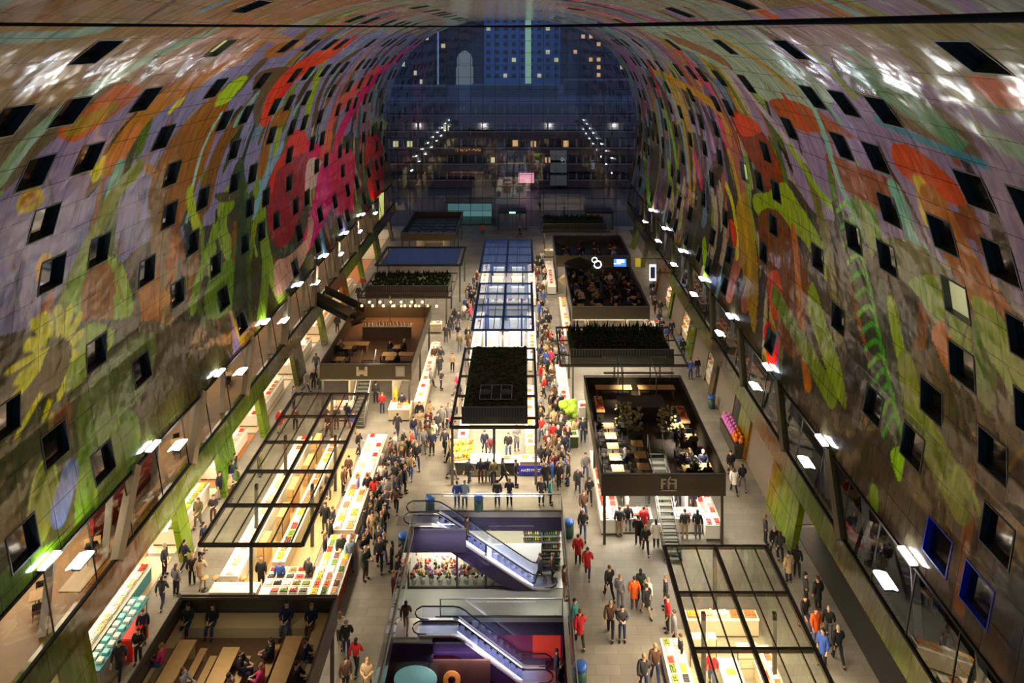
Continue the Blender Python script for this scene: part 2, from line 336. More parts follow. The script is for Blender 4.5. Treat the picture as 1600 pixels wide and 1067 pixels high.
stroke([(250, 300), (252, 380), (250, 440), (256, 540), (262, 640)], 2.4, (104, 78, 34)); stroke([(228, 260), (250, 278)], .5, OC)
poly([(225, 520), (218, 440), (240, 420), (250, 450), (258, 540), (240, 560)], (126, 80, 34)); poly([(265, 380), (274, 368), (280, 380), (272, 440), (262, 430)], (140, 88, 36))
stroke([(300, 470), (305, 380), (318, 300), (345, 230), (400, 150), (430, 120)], 1.6, (104, 78, 40)); stroke([(322, 310), (345, 230), (380, 180)], 2.2, (98, 72, 38))
stroke([(292, 345), (300, 300), (318, 230), (345, 178)], .35, (140, 190, 176))
stroke([(296, 300), (300, 330), (310, 360)], 1.0, (140, 160, 50)); stroke([(300, 480), (322, 400), (352, 330), (366, 318)], 1.1, (96, 124, 40), taper=(1, .1)); stroke([(345, 470), (358, 420), (366, 380)], .5, (62, 84, 34))
poly([(318, 480), (330, 430), (362, 405), (371, 440), (362, 480), (335, 500)], (84, 112, 40))
stroke([(372, 268), (378, 330), (376, 400), (372, 480)], 2.2, (48, 58, 38)); stroke([(384, 290), (390, 350), (388, 420), (392, 500)], .7, (60, 80, 36))
poly([(335, 305), (350, 300), (372, 300), (368, 312), (345, 316)], (66, 64, 44))
poly([(95, 470), (112, 440), (130, 400), (150, 400), (185, 405), (200, 440), (206, 490), (160, 500), (120, 490)], (112, 142, 44))
poly([(125, 500), (130, 440), (150, 405), (175, 420), (178, 470), (170, 520), (140, 540)], (120, 82, 38))
poly([(55, 500), (70, 470), (80, 455), (84, 480), (70, 520)], (132, 80, 46)); stroke([(88, 430), (78, 470)], .3, (132, 80, 46))
poly([(56, 440), (58, 410), (70, 395), (82, 400), (72, 410), (64, 430)], (204, 140, 40))
poly([(0, 640), (30, 560), (100, 510), (180, 500), (230, 540), (290, 560), (320, 600), (240, 700), (140, 800), (60, 900), (0, 1010)], (54, 58, 30))
poly([(190, 530), (240, 500), (300, 540), (290, 620), (230, 660), (190, 620)], (60, 56, 32))
poly([(120, 640), (170, 560), (240, 520), (230, 600), (150, 700), (125, 700)], (70, 88, 36))
poly([(140, 505), (180, 520), (160, 560), (110, 610), (90, 590), (110, 540)], (110, 134, 44))
poly([(118, 760), (125, 700), (165, 640), (215, 650), (210, 720), (160, 800), (120, 850)], (78, 112, 32)); stroke([(150, 820), (152, 720), (185, 660)], .3, (112, 148, 40))
poly([(40, 850), (50, 760), (72, 716), (88, 740), (90, 790), (60, 860)], (92, 104, 42)); stroke([(42, 850), (50, 760), (72, 716), (88, 740), (92, 800)], .12, (150, 170, 70))
poly([(80, 720), (84, 650), (110, 630), (105, 690)], (98, 58, 32)); stroke([(78, 720), (80, 650)], .35, (136, 120, 60)); stroke([(92, 800), (110, 740)], 1.3, (90, 104, 140))
for (a, b, wd) in [((80, 560), (20, 600), .9), ((78, 550), (8, 640), .8), ((85, 545), (5, 585), .6), ((70, 540), (48, 500), .9), ((80, 525), (65, 492), .9), ((90, 525), (88, 480), .9), ((98, 525), (108, 480), 1.0), ((103, 530), (125, 492), .9), ((108, 540), (128, 520), .8), ((100, 560), (118, 558), .9), ((96, 570), (92, 625), .8), ((90, 575), (66, 660), .6), ((85, 575), (20, 690), .5), ((60, 545), (38, 540), 1.)]:
    stroke([a, ((a[0]+b[0])/2+4, (a[1]+b[1])/2-5), b], wd*.62, Y, taper=(.3, .05))
poly([(60, 600), (75, 545), (100, 530), (112, 545), (100, 590), (80, 625)], (72, 62, 34))
poly([(0, 900), (60, 860), (150, 800), (235, 715), (210, 760), (120, 870), (0, 990)], (74, 102, 34))
stroke([(330, 60), (380, 50), (470, 70)], .9, (150, 120, 96)); poly([(335, 165), (350, 138), (380, 118), (385, 125), (365, 150), (355, 160)], (138, 168, 50))
poly([(395, 155), (400, 118), (430, 105), (455, 108), (440, 130), (420, 160), (400, 200)], (84, 66, 44)); poly([(412, 88), (425, 72), (462, 64), (455, 78), (430, 90)], (136, 94, 58))
stroke([(424, 168), (440, 130), (480, 100), (535, 72)], 3.4, (202, 74, 42)); stroke([(440, 150), (470, 112)], 1.4, (178, 60, 40))
stroke([(470, 215), (480, 180), (498, 120)], 1.8, (124, 146, 44)); stroke([(430, 240), (440, 190)], 1.4, (118, 134, 46)); stroke([(410, 260), (430, 190), (445, 180)], 2.2, (122, 86, 40))
stroke([(490, 190), (520, 110), (560, 80)], 1.4, (72, 62, 44)); stroke([(370, 190), (400, 150)], 1.0, (110, 140, 140))
poly([(456, 208), (476, 204), (482, 240), (480, 290), (470, 330), (455, 372), (438, 388), (425, 372), (416, 320), (422, 270), (440, 240)], (118, 42, 46))
poly([(456, 208), (476, 204), (482, 232), (470, 240), (448, 245)], (176, 60, 54)); stroke([(425, 290), (430, 262), (448, 245)], 1.3, (160, 60, 50))
poly([(480, 220), (505, 230), (520, 238), (512, 255), (484, 250)], (206, 50, 92)); poly([(482, 250), (505, 250), (500, 280), (484, 300), (478, 320), (476, 290)], (176, 156, 148))
poly([(500, 260), (520, 240), (530, 260), (525, 300), (505, 350), (480, 395), (468, 400), (485, 330), (492, 300)], (202, 50, 108))
poly([(520, 245), (545, 232), (555, 250), (552, 310), (545, 335), (525, 330), (518, 300)], (192, 60, 86))
stroke([(505, 235), (515, 200), (535, 160), (590, 110)], 2.6, (196, 84, 80)); stroke([(525, 225), (545, 180), (580, 130), (620, 90), (680, 62)], 2.6, (206, 62, 100)); stroke([(640, 100), (690, 60), (740, 42)], 1.6, (188, 50, 84))
stroke([(512, 250), (516, 215)], 1.6, (190, 92, 40)); poly([(574, 220), (588, 210), (598, 230), (600, 280), (594, 305), (578, 305)], (186, 44, 52))
poly([(430, 410), (450, 400), (478, 372), (482, 340), (490, 350), (478, 400), (440, 460), (428, 450)], (160, 132, 118))
stroke([(405, 520), (415, 430), (410, 360), (400, 300)], 1.6, (96, 120, 46)); stroke([(540, 380), (560, 320), (580, 250)], 1.6, (80, 76, 54)); stroke([(398, 330), (420, 270), (440, 230)], 1.1, (112, 144, 170))
# --- right wall
poly([(1330, 36), (1600, 40), (1600, 175), (1480, 150), (1400, 90)], (108, 104, 54)); poly([(1200, 45), (1330, 44), (1440, 120), (1400, 130), (1290, 90)], (138, 120, 118))
poly([(1000, 44), (1120, 46), (1260, 110), (1300, 160), (1220, 170), (1130, 110)], (136, 150, 134))
stroke([(1330, 80), (1400, 130), (1500, 190), (1600, 240)], 1.0, (130, 150, 132)); stroke([(1380, 110), (1480, 170), (1540, 230)], .6, (110, 90, 116))
poly([(1300, 85), (1320, 105), (1420, 145), (1490, 180), (1530, 235), (1532, 252), (1480, 230), (1400, 190), (1330, 140), (1305, 110)], (86, 74, 56))
for k in range(7): stroke([(1318+4*k, 92+6*k), (1400+4*k, 130+9*k), (1508-2*k, 222+2*k)], .28, (70, 130, 98) if k % 2 else (84, 112, 72))
stroke([(1370, 188), (1450, 222), (1540, 258)], .45, (64, 118, 140))
stroke([(1050, 60), (1090, 75), (1130, 95)], 1.8, (124, 94, 66)); stroke([(1100, 48), (1160, 80), (1240, 140)], .9, (150, 122, 66)); stroke([(1020, 110), (1110, 160), (1140, 220)], 1.2, (160, 124, 50))
poly([(1202, 160), (1230, 155), (1280, 175), (1325, 205), (1340, 218), (1290, 208), (1240, 200)], (136, 76, 48)); stroke([(1225, 150), (1245, 180), (1262, 205)], .5, (192, 66, 44))
poly([(1510, 120), (1560, 122), (1600, 140), (1600, 170), (1550, 160)], (176, 92, 46))
poly([(1140, 176), (1165, 180), (1195, 210), (1220, 260), (1222, 300), (1208, 314), (1185, 270), (1160, 225)], (112, 56, 34)); poly([(1145, 180), (1170, 182), (1190, 205), (1160, 212)], (190, 78, 44))
poly([(1290, 240), (1330, 255), (1400, 285), (1418, 325), (1412, 352), (1360, 320), (1310, 290)], (116, 66, 42))
poly([(1394, 228), (1420, 228), (1470, 262), (1510, 310), (1490, 320), (1430, 288), (1400, 260)], (168, 74, 50)); stroke([(1440, 290), (1450, 340)], 1.1, (182, 156, 44))
stroke([(1220, 90), (1300, 250), (1340, 350)], .6, (122, 166, 154)); stroke([(1400, 300), (1430, 380), (1445, 400)], 1.3, (108, 158, 142)); stroke([(1140, 110), (1190, 170), (1260, 260)], 1.0, (150, 140, 150))
poly([(1178, 305), (1200, 300), (1225, 285), (1250, 320), (1285, 380), (1300, 440), (1285, 430), (1250, 370), (1200, 345), (1180, 330)], (120, 142, 40))
stroke([(1262, 270), (1285, 350), (1300, 440), (1310, 520)], 1.3, (96, 92, 44)); stroke([(1235, 230), (1280, 300), (1310, 330)], .7, LG)
poly([(1300, 320), (1320, 330), (1360, 400), (1388, 470), (1404, 560), (1412, 660), (1400, 716), (1385, 700), (1368, 600), (1345, 500), (1325, 420)], (48, 56, 36))
for k in range(14):
    u = k/13; a = (1308+72*u, 330+350*u); b = (1345+66*u, 360+300*u)
    stroke([a, ((a[0]+b[0])/2+2, min(a[1], b[1])-12), (b[0], b[1]+26)], .26, (66, 132, 46) if k % 3 else (96, 150, 50))
poly([(1370, 378), (1420, 375), (1470, 410), (1500, 470), (1490, 500), (1440, 450), (1400, 430)], (84, 88, 44)); poly([(1500, 560), (1440, 470), (1420, 440), (1460, 430), (1500, 470), (1520, 520)], (112, 134, 44))
poly([(1480, 330), (1530, 350), (1545, 390), (1530, 380), (1495, 360)], (112, 62, 40)); stroke([(1465, 330), (1500, 400), (1560, 500), (1600, 580)], 2.4, (146, 92, 38))
poly([(1520, 460), (1570, 500), (1600, 560), (1600, 640), (1560, 580), (1530, 520)], (118, 140, 42)); poly([(1455, 520), (1475, 500), (1490, 540), (1485, 600), (1470, 560)], (166, 102, 36))
poly([(1420, 560), (1440, 545), (1475, 570), (1500, 640), (1505, 700), (1470, 660), (1430, 610)], (70, 64, 38)); stroke([(1425, 600), (1405, 540), (1395, 480)], 1.1, (126, 152, 44)); stroke([(1418, 580), (1430, 640), (1470, 720), (1500, 780)], 1.8, (104, 118, 38))
poly([(1185, 340), (1215, 330), (1255, 400), (1265, 480), (1245, 560), (1215, 520), (1195, 430)], (96, 60, 34)); stroke([(1240, 360), (1250, 480), (1262, 600)], 1.0, (150, 92, 38))
poly([(1200, 430), (1215, 425), (1222, 470), (1212, 500), (1202, 470)], (168, 76, 44)); stroke([(1200, 520), (1206, 560)], 1.6, (184, 56, 36))
poly([(1270, 440), (1290, 500), (1316, 580), (1322, 640), (1300, 600), (1280, 540), (1262, 480)], (112, 134, 36)); stroke([(1210, 460), (1250, 530), (1300, 620)], 1.3, (92, 110, 40))
poly([(1392, 705), (1412, 698), (1414, 720), (1407, 752), (1398, 735)], (124, 168, 38)); stroke([(1365, 800), (1366, 770)], .8, (96, 128, 40)); stroke([(1484, 770), (1500, 730), (1520, 770), (1530, 800)], .25, (124, 150, 50))
poly([(1150, 330), (1165, 300), (1175, 350), (1185, 430), (1178, 520), (1160, 420)], (140, 116, 52)); stroke([(1140, 240), (1160, 330), (1172, 430)], 1.0, (160, 132, 48)); stroke([(1135, 290), (1145, 320), (1152, 400)], .8, (188, 190, 40))
poly([(1140, 345), (1148, 350), (1152, 380), (1146, 385)], (196, 74, 46)); stroke([(1085, 240), (1096, 290)], 1.2, (178, 66, 92)); stroke([(1030, 150), (1050, 210), (1060, 300)], 1.6, (112, 150, 48)); stroke([(1040, 140), (1062, 190), (1075, 280)], .9, (108, 150, 164))
stroke([(1045, 260), (1050, 330)], 2.0, (124, 148, 54)); stroke([(1062, 350), (1068, 300)], 1.6, (134, 142, 90)); stroke([(1100, 380), (1108, 470)], 1.3, (116, 150, 48)); stroke([(1008, 250), (1015, 330)], 1.6, (100, 150, 48)); stroke([(1000, 60), (1040, 140)], .8, (70, 100, 60))
stroke([(930, 55), (970, 90), (990, 140)], 1.2, (132, 148, 60)); stroke([(1010, 95), (1030, 150)], 1.0, (176, 50, 70))
# small drawn twigs and stems
for k in range(90):
    sd = rp.choice((1, -1)); g = rp.uniform(22, 60); t0 = rp.uniform(14, 34); a = rp.uniform(-1, 1)
    stroke([(g, sd*t0), (g+a, sd*(t0-1.5)), (g+a*2.2, sd*(t0-2.6))], .12, rp.choice([(92, 60, 36), (110, 80, 40), (60, 70, 40)]), False)
# build the cladding mesh with openings at the windows
X, _, Z = surf(T, G)
V = np.stack([X, G, Z], -1).reshape(-1, 3).astype(np.float32); ni, nj = G.shape
idx = np.arange(ni*nj).reshape(ni, nj)
keep = np.ones((ni-1, nj-1), bool)
gm = (GL_[1:]+GL_[:-1])/2; tm = (TL_[1:]+TL_[:-1])/2
for (sd, s, g) in WIN:
    tc = sd*(HALF-s); i = np.where(np.abs(gm-g) < WW)[0]; j = np.where(np.abs(tm-tc) < WH)[0]
    if len(i) and len(j): keep[i[0]:i[-1]+1, j[0]:j[-1]+1] = False
Q = np.stack([idx[:-1, :-1], idx[:-1, 1:], idx[1:, 1:], idx[1:, :-1]], -1)[keep].astype(np.int32)
def np_mesh(name, V, Q, cols=None, smooth=True, uv=None):
    me = bpy.data.meshes.new(name); me.vertices.add(len(V)); me.vertices.foreach_set('co', V.ravel())
    me.loops.add(Q.size); me.loops.foreach_set('vertex_index', Q.ravel()); me.polygons.add(len(Q))
    me.polygons.foreach_set('loop_start', np.arange(0, Q.size, 4, dtype=np.int32)); me.polygons.foreach_set('loop_total', np.full(len(Q), 4, np.int32))
    me.polygons.foreach_set('use_smooth', np.full(len(Q), smooth)); me.update(calc_edges=True)
    if cols is not None:
        a = me.color_attributes.new('paint', 'FLOAT_COLOR', 'POINT'); a.data.foreach_set('color', np.concatenate([cols.reshape(-1, 3), np.ones((len(V), 1), np.float32)], 1).ravel())
    if uv is not None:
        l = me.attributes.new('arc', 'FLOAT_VECTOR', 'POINT'); l.data.foreach_set('vector', uv.astype(np.float32).ravel())
    return me
UVW = np.stack([G, T, np.zeros_like(G)], -1).reshape(-1, 3)
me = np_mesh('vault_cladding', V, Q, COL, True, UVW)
pm = bpy.data.materials.new('printed_panels'); pm.use_nodes = True; nt = pm.node_tree; b = nt.nodes['Principled BSDF']; N = nt.nodes.new; Lk = nt.links.new
at = N('ShaderNodeAttribute'); at.attribute_name = 'paint'; ua = N('ShaderNodeAttribute'); ua.attribute_name = 'arc'
sp = N('ShaderNodeSeparateXYZ'); Lk(ua.outputs['Vector'], sp.inputs[0])
def math_(op, a, bb=None, cc=None):
    n = N('ShaderNodeMath'); n.operation = op
    for k, q in enumerate((a, bb, cc)):
        if q is None: continue
        if isinstance(q, (int, float)): n.inputs[k].default_value = q
        else: Lk(q, n.inputs[k])
    return n.outputs[0]
def joint(sock, pitch, off, wd):
    f = math_('FRACT', math_('ADD', math_('DIVIDE', sock, pitch), off)); d = math_('MINIMUM', f, math_('SUBTRACT', 1., f))
    return math_('LESS_THAN', math_('MULTIPLY', d, pitch), wd)
j1 = joint(sp.outputs[0], 1.875, .1, .022); j2 = joint(sp.outputs[1], 1.4, .32, .02)
jj = math_('MAXIMUM', j1, j2)
wv = N('ShaderNodeTexNoise'); wv.inputs['Scale'].default_value = 1.0; wv.inputs['Detail'].default_value = 6; wv.inputs['Roughness'].default_value = .65
mp = N('ShaderNodeMapping'); mp.inputs['Scale'].default_value = (3.2, .55, 1); Lk(ua.outputs['Vector'], mp.inputs['Vector']); Lk(mp.outputs[0], wv.inputs['Vector'])
mr = N('ShaderNodeMapRange'); mr.inputs[1].default_value = .25; mr.inputs[2].default_value = .75; mr.inputs[3].default_value = .45; mr.inputs[4].default_value = 1.5; Lk(wv.outputs['Fac'], mr.inputs[0])
sc1 = N('ShaderNodeVectorMath'); sc1.operation = 'SCALE'; Lk(at.outputs['Color'], sc1.inputs[0]); Lk(mr.outputs[0], sc1.inputs['Scale'])
sc2 = N('ShaderNodeVectorMath'); sc2.operation = 'SCALE'; Lk(sc1.outputs[0], sc2.inputs[0]); Lk(math_('SUBTRACT', 1., math_('MULTIPLY', jj, .8)), sc2.inputs['Scale'])
Lk(sc2.outputs[0], b.inputs['Base Color']); b.inputs['Roughness'].default_value = .15; b.inputs['Specular IOR Level'].default_value = .5
b.inputs['Coat Weight'].default_value = .22; b.inputs['Coat Roughness'].default_value = .06
# each panel bows and tilts a touch: streaked reflections
cell = N('ShaderNodeTexWhiteNoise'); cell.noise_dimensions = '2D'; fl = N('ShaderNodeVectorMath'); fl.operation = 'FLOOR'; md = N('ShaderNodeMapping'); md.inputs['Scale'].default_value = (1/1.875, 1/1.4, 1); Lk(ua.outputs['Vector'], md.inputs['Vector']); Lk(md.outputs[0], fl.inputs[0]); Lk(fl.outputs[0], cell.inputs['Vector'])
bp = N('ShaderNodeBump'); bp.inputs['Strength'].default_value = .32; bp.inputs['Distance'].default_value = .2; nz = N('ShaderNodeTexNoise'); nz.inputs['Scale'].default_value = .55; Lk(ua.outputs['Vector'], nz.inputs['Vector']); Lk(nz.outputs['Fac'], bp.inputs['Height']); Lk(bp.outputs[0], b.inputs['Normal']); Lk(bp.outputs[0], b.inputs['Coat Normal'])
me.materials.append(pm)
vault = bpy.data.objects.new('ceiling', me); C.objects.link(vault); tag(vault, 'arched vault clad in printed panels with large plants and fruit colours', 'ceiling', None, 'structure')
# the building behind the cladding (closes the window reveals and keeps the night out)
tt = np.linspace(-TB, TB, 81); g2, t2 = np.meshgrid([-8., 120.], tt, indexing='ij'); s2 = HALF-np.abs(t2)
xo = XC+np.sign(t2)*(np.interp(s2, PS, PR[:, 0])+1.2); zo = np.interp(s2, PS, PR[:, 1])+.9*np.clip((s2-15)/20, 0, 1)+.35
V2 = np.stack([xo, g2, zo], -1).reshape(-1, 3); id2 = np.arange(162).reshape(2, 81)
me2 = np_mesh('vault_back', V2, np.stack([id2[0, :-1], id2[0, 1:], id2[1, 1:], id2[1, :-1]], -1).astype(np.int32)); me2.materials.append(mat('concrete_dark', (46, 44, 42), .9))
vb = bpy.data.objects.new('ceiling_backing', me2); C.objects.link(vb); tag(vb, 'dark concrete shell of the building behind the printed vault panels', 'building', None, 'structure')
# windows
WFR = mat('window_frame', (60, 70, 66), .4, .3); WGL = mat('window_pane', (14, 17, 18), .06, 0, coat=.4); WLIT = mat('window_pane_lit', (190, 190, 140), .3, emit=.55)
REV = mat('window_reveal', (96, 98, 92), .6); BLU = mat('blue_window_frame', (30, 54, 190), .4)
def win_mesh(fr, pane):
    f = MB(); a, h = WW, WH; d = .34                    # local: x along g, y along the arc, z into the wall
    for (x0, x1, y0, y1) in [(-a, a, -h, -h+.07), (-a, a, h-.07, h), (-a, -a+.07, -h+.07, h-.07), (a-.07, a, -h+.07, h-.07)]: f.box(x0, x1, y0, y1, -.03, d, fr)
    p = MB(); p.box(-a+.05, a-.05, -h+.05, h-.05, d-.06, d, pane)
    return f, p
protos = {}
cn = [('ochre', (150, 110, 50)), ('green', (90, 120, 40)), ('brown', (90, 60, 40)), ('lavender', (125, 122, 140)), ('pale', (145, 140, 118)), ('pink', (200, 70, 100)), ('red', (150, 50, 45)), ('dark olive', (55, 58, 34)), ('teal', (110, 150, 130))]
def colour_name(c, names=cn): return min(names, key=lambda q: sum((a-b)**2 for a, b in zip(q[1], c)))[0]
lit = {(1, 9.3, 31.3): 'B', (1, 9.3, 28.6): 'B'}
for _k in (17, 66, 120): lit[WIN[_k]] = 'L'
for n, (sd, s, g) in enumerate(WIN):
    kind = lit.get((sd, s, g), 'N')
    if kind not in protos:
        f, p = win_mesh(BLU if kind == 'B' else WFR, WLIT if kind == 'L' else WGL)
        fo = f.build('window_frame'); po = p.build('window_pane'); protos[kind] = (fo, po); first = True
    else: first = False
    fo, po = protos[kind]
    if not first: fo = fo.copy(); po = po.copy(); C.objects.link(fo); C.objects.link(po)
    fo.name = 'window_%d' % (n+1); po.name = 'pane'; po.parent = fo
    tc = sd*(HALF-s); x, _, z = surf(np.array(tc), 0); nx, nz_ = normal_at(tc)
    if (XC-x)*nx+(15-z)*nz_ < 0: nx, nz_ = -nx, -nz_
    zax = Vector((-nx, 0, -nz_)); xax = Vector((0, 1, 0)); yax = zax.cross(xax)
    M = Matrix(((xax.x, yax.x, zax.x, x), (xax.y, yax.y, zax.y, g), (xax.z, yax.z, zax.z, z), (0, 0, 0, 1))); fo.matrix_world = M
    i = min(np.searchsorted(GL_, g-1.1), ni-1); j = min(np.searchsorted(TL_, tc), nj-1); cc = np.minimum(COL[i, j]/GAIN, 1)**(1/2.2)*255
    nm = colour_name(cc); wall = 'left' if sd < 0 else 'right'
    hgt = 'near the top' if s > 30 else 'high up' if s > 22 else 'halfway up' if s > 14 else 'low down'
    far = 'close to the viewer' if g < 34 else 'in the near half' if g < 55 else 'in the middle of the hall' if g < 85 else 'towards the far end'
    lk = {'B': 'blue-framed', 'L': 'dimly lit', 'N': 'dark'}[kind]
    tag(fo, f'{lk} square window in {nm} paint {hgt} on the {wall} wall {far}', 'window', f'{lk} windows in {nm} paint {hgt} of the {wall} wall {far}', 'structure')
del COL, V, Q, UVW
# black cable hung across just under the vault
cb = MB(); cpts = []; crr = []
for k in range(41):
    u = -0.12+1.2*k/40; px = 1600*u; g = 15.5-8.6*u; zz = CH-((38+3.5*math.sin(min(max(u, 0), 1)*math.pi)-11*max(u-.5, 0)*2-YH)*g/F)
    cpts.append(((px-XV)*g/F, g, zz)); crr.append(max(.012, .075*abs(.42-u)+.012))
cb.tube(cpts, crr, BLACK, 10)
tag(cb.build('cable'), 'thick black cable strung across the hall just under the vault', 'cable')
# ------------------------------------------------------------------ floor
def tile_mat(name, rgb, tile, rough=.55, var=.22, mortar=.72):
    m = bpy.data.materials.new(name); m.use_nodes = True; nt = m.node_tree; b = nt.nodes['Principled BSDF']
    tc = nt.nodes.new('ShaderNodeTexCoord'); br = nt.nodes.new('ShaderNodeTexBrick'); c = srgb(rgb)
    br.inputs['Color1'].default_value = (*[v*(1-var*.5) for v in c], 1); br.inputs['Color2'].default_value = (*[v*(1+var*.5) for v in c], 1); br.inputs['Mortar'].default_value = (*[v*mortar for v in c], 1)
    br.inputs['Scale'].default_value = 1; br.inputs['Brick Width'].default_value = tile; br.inputs['Row Height'].default_value = tile*.5; br.inputs['Mortar Size'].default_value = .012; br.inputs['Bias'].default_value = 0
    nt.links.new(tc.outputs['Object'], br.inputs['Vector'])
    n = nt.nodes.new('ShaderNodeTexNoise'); n.inputs['Scale'].default_value = .5; n.inputs['Detail'].default_value = 6; nt.links.new(tc.outputs['Object'], n.inputs['Vector'])
    mr = nt.nodes.new('ShaderNodeMapRange'); mr.inputs[1].default_value = .3; mr.inputs[2].default_value = .7; mr.inputs[3].default_value = .8; mr.inputs[4].default_value = 1.2; nt.links.new(n.outputs['Fac'], mr.inputs[0])
    s = nt.nodes.new('ShaderNodeVectorMath'); s.operation = 'SCALE'; nt.links.new(br.outputs['Color'], s.inputs[0]); nt.links.new(mr.outputs[0], s.inputs['Scale']); nt.links.new(s.outputs[0], b.inputs['Base Color'])
    b.inputs['Roughness'].default_value = rough; MATS[name] = m; return m
FLM = tile_mat('stone_paving', (126, 121, 110), 1.2)
OX0, OX1, OG0, OG1 = -6.9, 2.5, 24.0, 47.6            # opening with the escalators
m = MB()
for (a, b_, c, d) in [(-32, OX0, -8, 120), (OX1, 28, -8, 120), (OX0, OX1, OG1, 120), (OX0, OX1, -8, OG0)]: m.box(a, b_, c, d, -.35, 0, FLM)
struct(m, 'floor', 'pale grey stone paving of the market hall with crowds walking on it')
m = MB(); m.box(-90, 90, 120.02, 420, -.3, -.02, tile_mat('plaza_paving', (66, 66, 72), 2.4, .4)); struct(m, 'plaza_floor', 'dark wet paving of the square outside beyond the glass front')
# ------------------------------------------------------------------ far glass front and the town behind it
CAB = mat('cable_grey', (92, 96, 104), .4, .6)
m = MB(); m.box(-23.5, 19.7, 119.9, 119.93, 2.6, 35, glass('front_glass', (.86, .9, .96), .12, .03))
fr = m.build('window_front'); fr.name = 'window_1001'; tag(fr, 'tall glass front closing the far end of the hall', 'window', None, 'structure')
for k in range(22):
    m = MB(); x = -22.6+k*2.0; m.tube([(x, 119.8, 0), (x, 119.8, 34.5)], .035, CAB, 5); m.build('cable', fr)
for k in range(17):
    m = MB(); z = 2.6+k*2.0; m.tube([(-23, 119.75, z), (19.3, 119.75, z)], .03, CAB, 5); m.build('cable', fr)
# entrance: revolving door, side doors, glazed wind lobby
DKF = mat('door_frame_dark', (40, 42, 44), .4, .4)
def doorset(n, x, w_, label, lit):
    m = MB()
    for dx in (-w_/2, w_/2-.12): m.box(x+dx, x+dx+.12, 117.5, 119.8, 0, 2.7, DKF)
    m.box(x-w_/2, x+w_/2, 117.4, 119.9, 2.7, 3.1, DKF)
    o = m.build('door_%d' % n); tag(o, label, 'door', None, 'structure')
    p = MB(); p.box(x-w_/2+.15, x+w_/2-.15, 117.6, 117.66, .05, 2.65, glass('door_glass', (.8, .85, .85), .15)); p.build('door_glass', o)
    for dx in (-.6, 0, .6):
        q = MB(); q.box(x+dx-.03, x+dx+.03, 117.5, 117.6, .05, 2.65, DKF); q.build('mullion', o)
    if lit:
        q = MB(); q.box(x-.5, x+.5, 117.3, 117.36, 2.78, 3.0, mat('exit_sign', (120, 220, 190), .4, emit=3.5)); q.build('exit_sign', o)
doorset(1, -1.7, 4.6, 'revolving entrance door with green sign in the middle of the far glass front', 1)
doorset(2, 12.4, 4.4, 'dark framed glass side entrance on the right of the far glass front', 0)
m = MB(); m.box(-13, -5.2, 121.5, 126, 0, .2, mat('bike_floor', (110, 150, 150), .5)); m.box(-13, -5.2, 126, 126.3, 0, 3.4, mat('lit_teal_wall', (118, 168, 168), .5, emit=.35)); m.box(-13, -5.2, 121.5, 126, 3.4, 3.6, DKF); m.box(-13.1, -12.95, 121.5, 126, 0, 3.6, DKF); m.box(-5.2, -5.05, 121.5, 126, 0, 3.6, DKF)
tag(m.build('glass_kiosk'), 'lit pale teal pavilion outside left of the entrance', 'pavilion')
BK = MB()
# long gallery flats across the square
BRK = mat('dark_brick', (58, 46, 46), .9, noise=.2); CON = mat('band_concrete', (112, 108, 112), .8); PANE = mat('flat_windows', (34, 38, 46), .15, coat=.3)
fb = thing('apartment_block', 'long low block of gallery flats across the square with dark horizontal bands', 'building', (0, 150, 0))
for k in range(5):
    z = 1.5+k*3.35
    q = MB(); q.box(-44, 40, 0, 1.2, z-1.3, z+.25, BRK); q.box(-44, 40, -.15, 0, z+.15, z+.3, CON); q.build('gallery_band', fb)
    q = MB(); q.box(-44, 40, 1.6, 1.8, z+.25, z+2.1, PANE)
    for i in range(29): x = -43+i*3.0; q.box(x, x+.35, 1.2, 1.6, z+.25, z+2.1, CON); q.box(x+1.5, x+1.6, 1.4, 1.6, z+.25, z+2.1, CON)
    q.build('window_row', fb)
q = MB(); q.box(-44, 40, 1.8, 40, -1, 17.2, BRK); q.box(-44, 40, 0, 60, 17.2, 17.6, mat('roof_blue_grey', (58, 66, 84), .7, noise=.2, nscale=.3)); q.build('roof', fb)
q = MB(); q.box(-12, 8, 16, 24, 17.6, 20.2, mat('plant_room', (50, 58, 74), .6)); q.box(10, 32, 22, 30, 17.6, 21, mat('plant_room2', (44, 48, 58), .6)); q.box(-34, -18, 18, 26, 17.6, 19.8, mat('plant_room3', (60, 66, 84), .6)); q.build('roof_house', fb)
YL = mat('window_yellow', (250, 240, 160), .5, emit=.5); OL = mat('window_orange', (255, 190, 120), .5, emit=.6)
rb = random.Random(5)
for (x, z, mm) in [(-26.5, 9.2, YL), (-23.6, 9.2, YL), (-6.4, 5.8, YL), (-1.6, 9.4, OL), (2.2, 9.2, OL), (5.2, 5.8, OL), (-16, 12.6, YL), (9, 9.3, OL)]:
    q = MB(); q.box(x-.55, x+.55, 1.5, 1.58, z-.9, z+.4, mm); q.build('lit_window', fb)
q = MB(); q.box(-.9, 2.3, -.6, -.2, 1.3, 3.3, mat('shop_sign_pink', (230, 150, 160), .5, emit=.9)); q.build('shop_front', fb)
for k in range(3): q = MB(); q.box(5.6, 9.0, -1.2, -.2, .9+2.6*k, 2.9+2.6*k, mat('bay_grey', (110, 116, 108), .6)); q.build('bay', fb)
